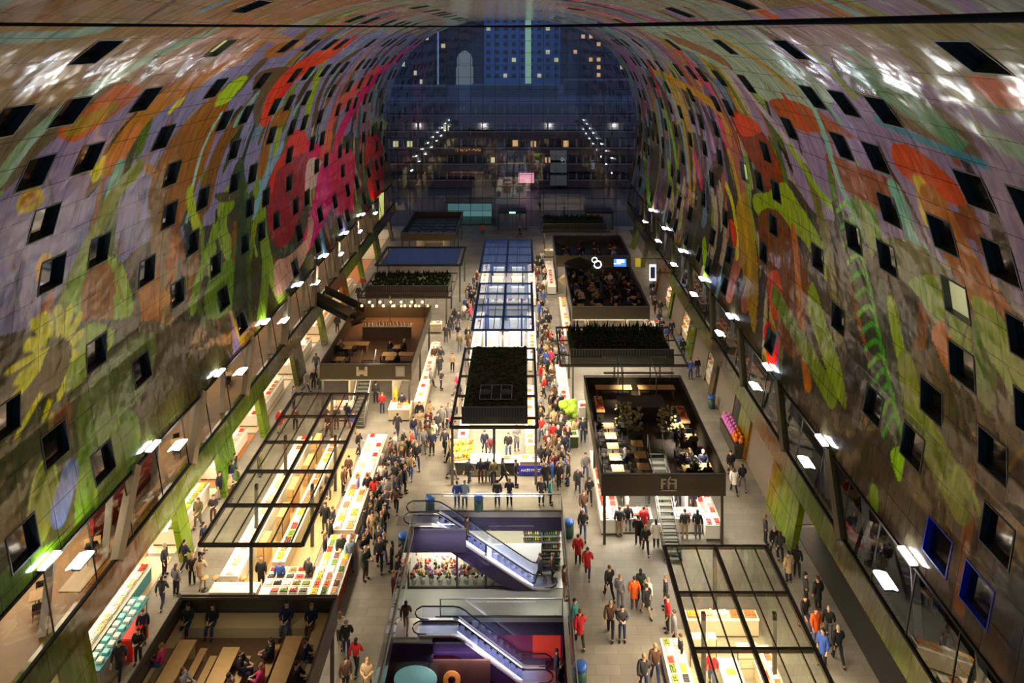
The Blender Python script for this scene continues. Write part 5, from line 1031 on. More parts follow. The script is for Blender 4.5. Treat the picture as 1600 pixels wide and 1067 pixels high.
PT, PC, PB, PL = mk_table(), mk_chair(), mk_bench(), mk_bench(2.8, .75, .75, OAK, 'picnic_table'); usedp = {}
def place(p, x, y, z, rz, label, cat, group=None, s=1.):
    if p.name not in usedp: usedp[p.name] = 1; t = p
    else: t = copy_tree(p)
    t.location = (x, y, z); t.rotation_euler = (0, 0, rz); t.scale = (s,)*3; return tag(t, label, cat, group)
SEATS = []
def cafe(x, y, z, where, n=2, rz=0.):
    place(PT, x, y, z, rz, f'small square wooden table on {where}', 'table', f'small tables on {where}')
    for k in range(n):
        a = rz+(0, math.pi, math.pi/2, -math.pi/2)[k]; dx, dy = .62*math.sin(-a), .62*math.cos(a)
        place(PC, x+dx, y+dy, z, a, f'black chair at a small table on {where}', 'chair', f'black chairs on {where}'); SEATS.append((x+dx, y+dy, z, a, where))
D = 3.3
for (x, y, r) in [(-15.0, 31.2, 0), (-12.9, 30.8, 0), (-10.3, 31.4, 0)]:
    nm = {-15.0: 'left', -12.9: 'middle', -10.3: 'right'}[x]
    place(PL, x, y, D, r, f'{nm} long pale wooden table on the near left terrace', 'table'); 
    for s in (-.75, .75): place(PB, x+s, y, D, r, f'wooden bench {"left" if s < 0 else "right"} of the {nm} long table on the near left terrace', 'bench'); SEATS.append((x+s, y+.5, D, math.pi/2*(1 if s > 0 else -1), 'the near left terrace')); SEATS.append((x+s, y-.7, D, math.pi/2*(1 if s > 0 else -1), 'the near left terrace'))
q = MB(); q.box(-16.1, -9.1, 33.6, 34.5, D, D+.45, mat('bench_ply', (190, 168, 120), .6)); q.box(-9.7, -9.0, 27, 33.6, D, D+.45, MATS['bench_ply']); q.box(-16.1, -15.6, 27, 33.6, D, D+.45, MATS['bench_ply']); o = q.build('corner_bench'); tag(o, 'pale plywood bench running round the edge of the near left terrace', 'bench')
for k in range(6): SEATS.append((-15.6+1.15*k, 33.9, D+.05, 0, 'the near left terrace'))
for (x, y) in [(-15.4, 61.2), (-15.3, 63.5), (-11.2, 61.3), (-11, 63.6)]: cafe(x, y, D, 'the wooden left terrace', 2, math.pi/2)
for y in (61.2, 63.4): place(PL, -10.6 if y < 62 else -15.0, y+.9, D, math.pi/2, f'{"right front" if y < 62 else "left rear"} long wooden table on the wooden left terrace', 'table')
q = thing('bar_counter', 'wooden bar with bottles on the wooden left terrace', 'counter', (-12.6, 67.5, D)); f = MB(); f.box(-2.2, 2.2, -.4, .4, 0, 1.05, DECKW); f.build('body', q); f = MB(); f.box(-2.3, 2.3, -.5, .5, 1.05, 1.1, mat('bar_top', (150, 120, 90), .4)); f.build('top', q)
for k in range(26):
    f = MB(); f.lathe([(.045, 0), (.045, .2), (.015, .26), (.015, .32)], PROD, n=6); o = f.build('bottle', None, rd.choice([(60, 90, 50), (120, 60, 30), (180, 150, 90), (160, 40, 30)])); o.location = (-14.7+k*.165, 67.4+.2*(k % 2), D+1.1); tag(o, 'bottle on the bar of the wooden left terrace', 'bottle', 'bottles on the wooden terrace bar')
def pendant(x, y, z, where, r=.12):
    t = thing('pendant_lamp', 'small warm globe lamp over '+where, 'lamp', (x, y, z), 0, 'globe lamps over '+where); f = MB(); f.ball((0, 0, 0), r, mat('globe_warm', (255, 170, 90), .4, emit=14.), 8); f.build('globe', t); f = MB(); f.tube([(0, 0, r), (0, 0, 1.02)], .015, BLACK, 4); f.build('cord', t)
for k in range(12): pendant(-15.6+k*.52, 70.43+1.0*(k % 2), D+1.8, 'the wooden left terrace')
for k in range(7): pendant(-15.0+k*.95, 78.35, 2.15, 'the front of the dark planted stall', .14)
f = MB(); f.box(-16.1, -9.6, -.5, -.44, 0, .06, METAL); f.box(-16.1, -9.6, .5, .56, 0, .06, METAL); f.box(-16.1, -16.04, -.5, .56, 0, .06, METAL); f.box(-9.66, -9.6, -.5, .56, 0, .06, METAL); f.box(-13, -12.94, 0, .06, -2.8, 0, METAL); f.box(-16.1, -16.04, 0, .06, -2.8, 0, METAL); f.box(-9.66, -9.6, 0, .06, -2.8, 0, METAL); o = f.build('lamp_frame'); o.location = (0, 70.9, D+2.8); tag(o, 'thin frame carrying the globe lamps of the wooden left terrace', 'frame')
area('terrace_glow', (-12.8, 70.5, D+2.6), 5, 1, 160, (1, .62, .32)); area('terrace_glow', (-12.8, 62.5, D+2.4), 1, 1, 40, WARM)
for k in range(5): cafe(5.95+.1*k*0, 45.6+1.25*k, D, 'the left half of the FfF terrace', 2, math.pi/2)
for k in range(3): cafe(7.6, 45.8+1.3*k, D, 'the middle of the FfF terrace', 1, math.pi/2)
for (x, y) in [(10.4, 45.6), (11.5, 45.8), (10.7, 47.4), (11.4, 49.2), (10.8, 50.6)]: cafe(x, y, D, 'the right half of the FfF terrace', 3)
place(PL, 7.0, 56.2, D, math.pi/2, 'long pale table at the back left of the FfF terrace', 'table', s=1.0); place(PL, 10.3, 56.2, D, math.pi/2, 'long pale table at the back right of the FfF terrace', 'table')
for (x, y) in ((8.9+2.5, 51.9), (5.6, 53.4)): 
    q = MB(); q.box(-.3, .3, -1.1, 1.1, .8, .9, OAK); q.box(-.25, .25, -1.0, 1.0, 0, .8, METAL); [q.ball((rd.uniform(-.2, .2), rd.uniform(-.9, .9), .96), .09, mat('tomato', (200, 50, 30), .4), 6) for _ in range(14)]; o = q.build('serving_table'); o.location = (x, y, D); tag(o, 'serving table with red food at the %s of the FfF terrace' % ('right edge' if x > 8 else 'left edge'), 'table')
def planter(x, y, z, label, n=60, r=.55, h=1.6):
    t = thing('planter', label, 'plant', (x, y, z)); f = MB(); f.box(-.45, .45, -.35, .35, 0, .5, METAL); f.build('tub', t); f = MB()
    for _ in range(n): f.ball((rd.uniform(-r, r), rd.uniform(-r, r)*.8, .5+rd.uniform(0, h)), rd.uniform(.07, .14), mat('shrub_pale', (150, 140, 90), .7, noise=.5, nscale=5), 5)
    f.build('foliage', t)
planter(7.7, 50.3, D, 'pale-leaved shrub left of the stair on the FfF terrace'); planter(7.1, 51.2, D, 'second pale-leaved shrub further left on the FfF terrace'); planter(10.0, 50.6, D, 'pale-leaved shrub right of the stair on the FfF terrace')
q = thing('bar_counter', 'dark bar box in the middle of the FfF terrace', 'counter', (8.6, 53.2, D)); f = MB(); f.box(-1.6, 1.6, -.8, .8, 0, 1.1, METAL); f.build('body', q); f = MB(); f.box(-1.7, 1.7, -.9, .9, 1.1, 1.16, DARKWOOD); f.build('top', q)
for (x, y, rr) in [(5.9, 46.3, 1), (5.9, 48.9, 1), (10.9, 50.0, 1), (11.2, 46.2, .7), (6, 51.5, .8), (8.2, 56, .6)]: area('terrace_spot', (x, y, D+2.2), .5, .5, 70*rr, NEUT, spread=1.6)
for i in range(4):
    for j in range(5): cafe(5.8+1.8*i+.3*(j % 2), 73.6+2.1*j, D, 'the crowded dark terrace', 3, .3*i)
for i in range(4):
    for j in range(2): cafe(5.4+2.0*i, 90.6+2.6*j, D, 'the umbrella terrace', 2, .4*j)
def umbrella(x, y, z, label, r=1.9, c=(40, 34, 30)):
    t = thing('parasol', label, 'parasol', (x, y, z)); f = MB(); n = 8; v = [(0, 0, 2.9)]+[(r*math.cos(2*math.pi*k/n), r*math.sin(2*math.pi*k/n), 2.2) for k in range(n)]+[(r*math.cos(2*math.pi*k/n), r*math.sin(2*math.pi*k/n), 2.05) for k in range(n)]; f.add(v, [(0, 1+k, 1+(k+1) % n) for k in range(n)]+[(1+k, 9+k, 9+(k+1) % n, 1+(k+1) % n) for k in range(n)], mat('canvas%d' % c[0], c, .9)); f.build('canopy', t)
    f = MB(); f.tube([(0, 0, 0), (0, 0, 2.95)], .04, METAL2, 6); f.build('pole', t); f = MB(); f.lathe([(.3, 0), (.3, .08)], BLACK, n=12); f.build('base', t)
umbrella(6.4, 86.9, 0, 'beige parasol left of the screens between the dark terraces', 2.2, (150, 128, 92)); umbrella(9.6, 87.2, 0, 'dark parasol in the middle between the dark terraces', 2.2); umbrella(5.9, 91.5, D, 'dark parasol at the front left of the umbrella terrace', 1.6); umbrella(6.4, 82.5, D, 'dark parasol at the back left of the crowded terrace', 1.7, (34, 30, 28))
planter(12.9, 99.0, 0, 'slim dark conifer tub behind the umbrella terrace', 40, .3, 4.6)
# upper galleries: cafe furniture on the left, lit displays and tables on the right
for (x, g) in [(-24, 27), (-23.2, 30), (-24.6, 32.4), (-22.9, 34.4), (-22.5, 38), (-22.6, 47.5), (-24.6, 48.5), (-23, 51), (-24.4, 54), (-23.2, 57)]: cafe(x, g, 3.96, 'the upper left gallery', 2, .5)
q = MB(); q.box(-28.8, -26.2, 22, 60, 3.96, 4.0, mat('gallery_planks', (120, 76, 44), .4, noise=.3)); struct(q, 'floor_planks', 'brown plank floor at the back of the left gallery')
for (g0, g1, c_, lb) in [(47, 52, VEG, 'vegetable display in the upper right gallery'), (54, 60, VEG+CIT, 'bright produce display in the upper right gallery'), (62, 68, CIT+MEAT, 'second produce display in the upper right gallery'), (72, 80, MEAT+SEA, 'far food display in the upper right gallery')]:
    counter('c', 17.6, 18.7, g0, g1, .8, METAL, lb, c_, 2, .5, z=3.95)
for (x, g) in [(18.6, 31), (19.4, 34.5), (18.5, 38), (19.2, 42)]: cafe(x, g, 3.96, 'the upper right gallery', 2, .4)
TRAYN.sort(key=lambda t: t[1])
for a_ in TRAYN[:285]: tray_real(*a_)
q = MB(); PM = {}
for (x, y, z, col, rz, wh, s_) in TRAYN[285:]:
    m_ = mat('goods_%s' % colname(col), col, .6, noise=.25, nscale=14.); dx, dy = (.24, .17) if rz == 0 else (.17, .24); q.box(x-dx-.03, x+dx+.03, y-dy-.03, y+dy+.03, z+.002, z+.05, WHITE)
    for i in (-1, 0, 1):
        for j in (-1, 1): q.ball((x+i*dx*.62, y+j*dy*.5, z+.09), .085, m_, 6)
o = q.build('goods_display'); o['kind'] = 'stuff'; tag(o, 'remaining small heaps of food on the farther stall counters', 'food')
# screens on the crowded terrace
SCR = thing('screen', 'blue lit screen above the crowded terrace', 'screen', (11.3, 84.6, 4.4)); f = MB(); f.box(-.8, .8, 0, .1, 0, 1.0, BLACK); f.build('housing', SCR); f = MB(); f.box(-.72, .72, -.02, 0, .06, .94, mat('screen_blue', (70, 130, 235), .4, emit=1.6)); f.box(-.4, .5, -.03, -.02, .5, .86, mat('screen_white', (235, 240, 255), .4, emit=2.2)); f.box(-.72, .1, -.03, -.02, .36, .44, MATS['screen_white']); f.build('display', SCR)
LG_ = thing('round_sign', 'glowing double ring sign left of the blue screen', 'sign', (8.7, 84.6, 4.7)); f = MB()
f.tube([(.42*math.cos(a), 0, .42*math.sin(a)) for a in np.linspace(0, 2*math.pi, 20, endpoint=False)], .07, MATS['screen_white'], 6, True); f.build('ring', LG_); f = MB(); f.tube([(-.35+.3*math.cos(a), .05, .5+.3*math.sin(a)) for a in np.linspace(0, 2*math.pi, 16, endpoint=False)], .06, MATS['screen_white'], 6, True); f.build('ring', LG_); f = MB(); f.beam((0, .1, -1), (0, .1, .6), .06, .06, METAL, (1, 0, 0)); f.build('post', LG_)
# lit signs and yellow poster at the left far end
f = MB(); f.box(-.05, .05, -1.6, 1.6, 0, 3.4, mat('lit_poster', (214, 214, 130), .5, emit=.7)); o = f.build('lit_poster'); o.location = (-21.2, 109, 4.2); tag(o, 'lit yellow poster in the far left gallery opening', 'poster')
f = MB(); f.box(-.4, .4, -.05, .05, 0, 1.9, mat('sign_white_lit', (214, 222, 235), .5, emit=1.0)); f.box(-.25, .25, -.06, -.05, .3, 1.6, mat('sign_glyph', (90, 100, 150), .5)); o = f.build('hanging_sign'); o.location = (15.0, 84, 3.0); q_ = MB(); q_.box(.4, 2.9, -.03, .03, .9, 1.0, METAL); q_.build('bracket', o); tag(o, 'white lit upright sign by the right wall beside the dark terraces', 'sign')
f = MB(); f.box(-.3, .3, -.05, .05, 0, 1.0, mat('sign_yellow', (214, 190, 40), .5, emit=.4)); o = f.build('hanging_sign'); o.location = (13.6, 86, 4.0); q_ = MB(); q_.box(.3, 4.3, -.03, .03, .9, 1.0, METAL); q_.build('bracket', o); tag(o, 'small yellow sign left of the white upright sign', 'sign')
# bins
def binn(x, y, label, z=0.):
    t = thing('waste_bin', label, 'bin', (x, y, z)); f = MB(); f.lathe([(.25, 0), (.3, .1), (.3, .8)], mat('bin_green', (30, 70, 60), .5), n=12); f.build('body', t); f = MB(); f.lathe([(.32, .8), (.32, .98), (.2, 1.04)], mat('bin_blue', (40, 90, 170), .4), n=12); f.build('lid', t)
for (px, py, lb) in [(889, 838, 'green bin with blue lid right of the escalator opening'), (630, 860, 'green bin with blue lid left of the escalator opening'), (672, 800, 'blue-topped bin behind the head of the upper escalator'), (748, 797, 'green bin at the middle of the far railing of the opening'), (1112, 637, 'green bin with blue lid in the outer right aisle'), (1063, 545, 'green bin at the right rear corner of the hedge-roofed stall'), (907, 1070, 'blue-topped bin at the very bottom of the central aisle')]:
    x, g = ground(px, py); binn(x, g, lb)
# stools and bench at the bars
for i, (px, py) in enumerate([(320, 922), (337, 922), (365, 925), (380, 922)]):
    x, g = ground(px, py); t = thing('bar_stool', f'round pale stool at the front bar of the large left stall, {["leftmost", "second", "third", "rightmost"][i]}', 'stool', (x, g, 0)); f = MB(); f.lathe([(.2, .68), (.2, .73)], OAK, n=14); f.build('seat', t); f = MB(); f.lathe([(.03, .05), (.03, .68)], METAL, n=6); f.lathe([(.2, 0), (.18, .04)], METAL, n=12); f.build('base', t)
# corrugated shutters along the right wall and balloons of pink goods
for k, (a, b_) in enumerate([(48.0, 53.6), (57.8, 62.3), (66, 71), (76, 80.6), (84.5, 89.2)]):
    f = MB(); n = int((b_-a)/.12)
    for i in range(n): f.beam((16.4, a+i*(b_-a)/n, 0), (16.95, a+i*(b_-a)/n, 3.0), .07, .1, mat('shutter_metal', (150, 138, 124), .4, .3), (0, 1, 0))
    f.add([(16.5, a, 0), (16.5, b_, 0), (17.05, b_, 3.0), (17.05, a, 3.0)], [(0, 1, 2, 3)], MATS['shutter_metal']); o = f.build('door_%d' % (10+k)); tag(o, f'ribbed grey roller shutter on the right wall, {["nearest", "second nearest", "middle one", "second farthest", "farthest"][k]}', 'shutter', None, 'structure')
for k in range(16):
    f = MB(); c = ('pink', (214, 120, 200)) if k < 11 else ('orange', (230, 120, 30)); f.ball((0, 0, 0), .2, PROD, 8, (1, 1, 1.2)); f.ball((.1, .1, .25), .15, PROD, 6); o = f.build('bouquet', None, c[1]); o.location = (15.85+.3*(k % 2), 57.3-.23*k, 1.18+.2*(k % 2)*0); tag(o, f'{c[0]} paper bouquet by the ribbed shutter in the outer right aisle', 'bouquet', f'{c[0]} bouquets by the shutter')
f = MB(); f.box(15.6, 16.35, 53.6, 57.6, 0, .95, METAL); o = f.build('display_table'); tag(o, 'dark narrow table under the pink and orange bouquets', 'table')
# ------------------------------------------------------------------ people
SKIN = mat('skin', (206, 160, 130), .6); CLO = objmat('cloth', .85, .15, 9.); HAIRM = objmat('hair', .7, .2, 20.)
def skinned(name, chains, lvl=1):
    """chains: list of (points, radii, parent) - parent = (chain index, point index) or None"""
    bm = bmesh.new(); sk = bm.verts.layers.skin.verify(); vs = []
    for pts, rad, par in chains:
        row = []
        prev = vs[par[0]][par[1]] if par else None
        for p, r in zip(pts, rad):
            v = bm.verts.new(p); v[sk].radius = r if isinstance(r, tuple) else (r, r)
            v[sk].use_root = (prev is None)
            if prev is not None: bm.edges.new((prev, v))
            prev = v; row.append(v)
        vs.append(row)
    me = bpy.data.meshes.new(name); bm.to_mesh(me); bm.free(); o = bpy.data.objects.new(name, me); C.objects.link(o)
    o.modifiers.new('s', 'SKIN').use_smooth_shade = True; s = o.modifiers.new('u', 'SUBSURF'); s.levels = lvl; s.render_levels = lvl
    dg = bpy.context.evaluated_depsgraph_get(); m2 = bpy.data.meshes.new_from_object(o.evaluated_get(dg)); bpy.data.objects.remove(o)
    m2.materials.clear(); m2.polygons.foreach_set('use_smooth', [True]*len(m2.polygons)); m2.name = name; return m2
def pose(kind):
    hp = .93; lean = 0.
    J = {}
    if kind == 'stand': L = [((.1, 0, hp), (.11, -.02, .5), (.11, .02, .09), (.13, -.14, .04))]; R = [((-.1, 0, hp), (-.12, -.01, .5), (-.13, .02, .09), (-.15, -.14, .04))]; LA = [(.2, .01, 1.43), (.27, .03, 1.14), (.25, -.06, .88)]; RA = [(-.2, .01, 1.43), (-.27, .03, 1.14), (-.25, -.06, .88)]
    if kind == 'walk': L = [((.1, 0, hp), (.11, -.2, .53), (.11, -.3, .1), (.12, -.46, .07))]; R = [((-.1, 0, hp), (-.11, .06, .5), (-.11, .36, .18), (-.12, .26, .06))]; LA = [(.2, .01, 1.43), (.27, .12, 1.15), (.25, .14, .9)]; RA = [(-.2, .01, 1.43), (-.27, -.08, 1.15), (-.24, -.26, .95)]
    if kind == 'step': L = [((.1, 0, hp), (.11, .05, .5), (.11, .2, .12), (.12, .06, .05))]; R = [((-.1, 0, hp), (-.11, -.12, .52), (-.11, -.14, .1), (-.12, -.3, .05))]; LA = [(.2, .01, 1.43), (.26, -.04, 1.15), (.16, -.26, 1.05)]; RA = [(-.2, .01, 1.43), (-.27, .06, 1.15), (-.25, .0, .9)]
    if kind == 'hold': L = [((.1, 0, hp), (.11, -.01, .5), (.12, .02, .09), (.14, -.14, .04))]; R = [((-.1, 0, hp), (-.11, -.03, .5), (-.12, .02, .09), (-.14, -.14, .04))]; LA = [(.2, 0, 1.43), (.27, -.02, 1.17), (.1, -.28, 1.2)]; RA = [(-.2, 0, 1.43), (-.27, -.02, 1.17), (-.1, -.28, 1.2)]
    if kind == 'sit':
        hp = .5; L = [((.1, 0, hp), (.13, -.42, .5), (.14, -.42, .1), (.15, -.57, .04))]; R = [((-.1, 0, hp), (-.13, -.42, .5), (-.14, -.4, .1), (-.15, -.55, .04))]; dz = -.43; LA = [(.2, .0, 1.0), (.26, -.08, .75), (.12, -.34, .72)]; RA = [(-.2, .0, 1.0), (-.26, -.08, .75), (-.12, -.34, .72)]
    dz = hp-.93; return hp, dz, L[0], R[0], LA, RA
def hand(base, d, sx):
    """five finger chains from a palm point"""
    b = Vector(base); d = Vector(d).normalized(); s = Vector((sx, 0, 0)); s = (s-d*s.dot(d)).normalized(); out = []
    for k, (o, ln) in enumerate([(-.03, .075), (-.01, .09), (.01, .085), (.03, .065)]):
        a = b+s*o+d*.05; out.append([a, a+d*ln*.6+Vector((0, -.012, 0)), a+d*ln+Vector((0, -.03, 0))])
    out.append([b-s*.035, b-s*.06+d*.035+Vector((0, -.015, 0))]); return out
def body_mesh(kind):
    hp, dz, L, R, LA, RA = pose(kind); ch = []
    ch.append(([(0, 0, hp), (0, .01, hp+.2), (0, 0, hp+.38), (0, .01, hp+.5), (0, .005, hp+.58), (0, -.015, hp+.66), (0, -.015, hp+.74), (0, -.005, hp+.80)], [(.13, .1), (.12, .09), (.15, .1), (.1, .07), (.055, .055), (.075, .085), (.08, .095), (.055, .065)], None))
    ch.append(([(0, -.105, hp+.69), (0, -.125, hp+.675)], [.022, .014], (0, 5)))                       # nose
    for s in (-1, 1): ch.append(([(s*.085, .0, hp+.69)], [.018], (0, 5)))                               # ears
    for leg in (L, R): ch.append((leg, [.09, .06, .042, .035], (0, 0)))
    for arm in (LA, RA):
        e, w_ = Vector(arm[1]), Vector(arm[2]); d = (w_-e).normalized(); ch.append((list(arm)+[tuple(w_+d*.06)], [.055, .042, .028, (.035, .02)], (0, 2))); k = len(ch)-1
        for f in hand(w_+d*.05, d, 1 if arm is LA else -1): ch.append((f, [.011]*len(f), (k, 3)))
    m = skinned('body', ch); m.materials.append(SKIN); return m
def coat_mesh(kind, long_=False, puff=0.):
    hp, dz, L, R, LA, RA = pose(kind); p = .025+puff; base = hp-.06 if not long_ else hp-.1
    ch = [([(0, 0, base), (0, .01, hp+.15), (0, 0, hp+.36), (0, .01, hp+.52)], [(.165+p, .13+p), (.15+p, .12+p), (.17+p, .125+p), (.085, .08)], None)]
    for arm in (LA, RA): w_ = Vector(arm[2])+(Vector(arm[2])-Vector(arm[1])).normalized()*-.02; ch.append(([arm[0], arm[1], tuple(w_)], [.065+p, .052+p, .04+p*.6], (0, 2)))
    if long_ and kind != 'sit': ch.append(([(0, .02, hp-.3)], [(.2+p, .17+p)], (0, 0)))
    m = skinned('coat', ch); m.materials.append(CLO); return m
def trouser_mesh(kind):
    hp, dz, L, R, LA, RA = pose(kind); ch = [([(0, 0, hp+.08), (0, 0, hp-.02)], [(.15, .12), (.15, .12)], None)]
    for leg in (L, R): ch.append((list(leg[:3]), [.11, .082, .062], (0, 1)))
    m = skinned('trousers', ch); m.materials.append(CLO); return m
def shoe_mesh(kind, side_):
    hp, dz, L, R, LA, RA = pose(kind); q = MB()
    for leg in ((L, R)[side_],):
        a, t = Vector(leg[2]), Vector(leg[3]); q.ball(((a.x+t.x)/2, (a.y+t.y)/2, (min(a.z, .1)+t.z)/2-.005), .1, BLACK, 8, (.5, 1.45, .5))
    o = q.build('shoes'); m = o.data; bpy.data.objects.remove(o); return m
def hair_mesh(kind, style):
    hp, dz, L, R, LA, RA = pose(kind); q = MB(); c = (0, .012, hp+.745); q.ball(c, .105, HAIRM, 10, (.92, 1.02, .92))
    if style == 1: q.ball((0, .07, hp+.62), .1, HAIRM, 8, (.95, .55, 1.5))
    o = q.build('hair'); m = o.data; bpy.data.objects.remove(o); return m
MESH = {}
for kd in ('stand', 'walk', 'step', 'hold', 'sit'):
    MESH[kd] = dict(body=body_mesh(kd), jacket=coat_mesh(kd), coat=coat_mesh(kd, True, .012), trousers=trouser_mesh(kd), shoe=[shoe_mesh(kd, 0), shoe_mesh(kd, 1)], hair=[hair_mesh(kd, 0), hair_mesh(kd, 1)])
COATS = {'black': (22, 22, 26), 'dark navy': (28, 34, 60), 'charcoal': (52, 52, 56), 'brown': (84, 58, 40), 'dark green': (40, 52, 38), 'beige': (176, 152, 116), 'grey': (120, 120, 122), 'red': (176, 28, 30), 'white': (222, 218, 208), 'orange': (222, 92, 24), 'blue': (52, 82, 160), 'pink': (214, 60, 104), 'lavender': (150, 140, 190), 'olive': (96, 92, 56), 'maroon': (92, 30, 34), 'yellow': (214, 186, 40), 'teal': (50, 120, 120), 'pale blue': (150, 170, 190)}
TR = {'black': (24, 24, 28), 'dark blue': (40, 50, 78), 'blue': (70, 90, 130), 'grey': (90, 90, 92), 'brown': (88, 54, 40), 'beige': (160, 140, 110)}
HAIRC = [(30, 22, 18), (60, 40, 26), (96, 66, 40), (150, 116, 70), (150, 146, 140), (20, 18, 18)]
rq = random.Random(77); LABN = {}
def person(x, g, z, kind, coat, trous, face, where, long_=None, hair=None, group=None):
    M = MESH[kind]; o = bpy.data.objects.new('person', M['body']); C.objects.link(o); o.location = (x, g, z); o.rotation_euler = (0, 0, face); s = rq.uniform(.99, 1.1); o.scale = (s,)*3
    long_ = rq.random() < .35 if long_ is None else long_; hs = rq.random() < .4 if hair is None else hair
    for nm, me_, c in (('coat' if long_ else 'jacket', M['coat' if long_ else 'jacket'], COATS[coat]), ('trousers', M['trousers'], TR[trous]), ('shoe', M['shoe'][0], None), ('shoe', M['shoe'][1], None), ('hair', M['hair'][int(hs)], rq.choice(HAIRC))):
        ch = bpy.data.objects.new(nm, me_); C.objects.link(ch); ch.parent = o; KIDS2.setdefault(o.name, []).append(ch)
        if c: ch.color = (*srgb(c), 1)
    a = (math.degrees(face)+360) % 360; fc = 'front on' if a < 50 or a > 310 else 'away' if 130 < a < 230 else 'rightward' if a < 130 else 'leftward'
    act = {'stand': 'standing', 'walk': 'walking', 'step': 'strolling', 'hold': 'gesturing', 'sit': 'sitting'}[kind]
    lab = f'person in {coat.replace("dark ", "").replace("pale ", "")} {"coat" if long_ else "jacket"} and {trous.replace("dark blue", "navy")} trousers {act} {fc} {where}'
    if len(lab.split()) > 16: lab = lab.replace(' '+fc, '', 1)
    if len(lab.split()) > 16: lab = lab.replace(' the ', ' ', 1)
    tag(o, lab, 'person'); PEOPLE.append(o); return o
PEOPLE = []; KIDS2 = {}
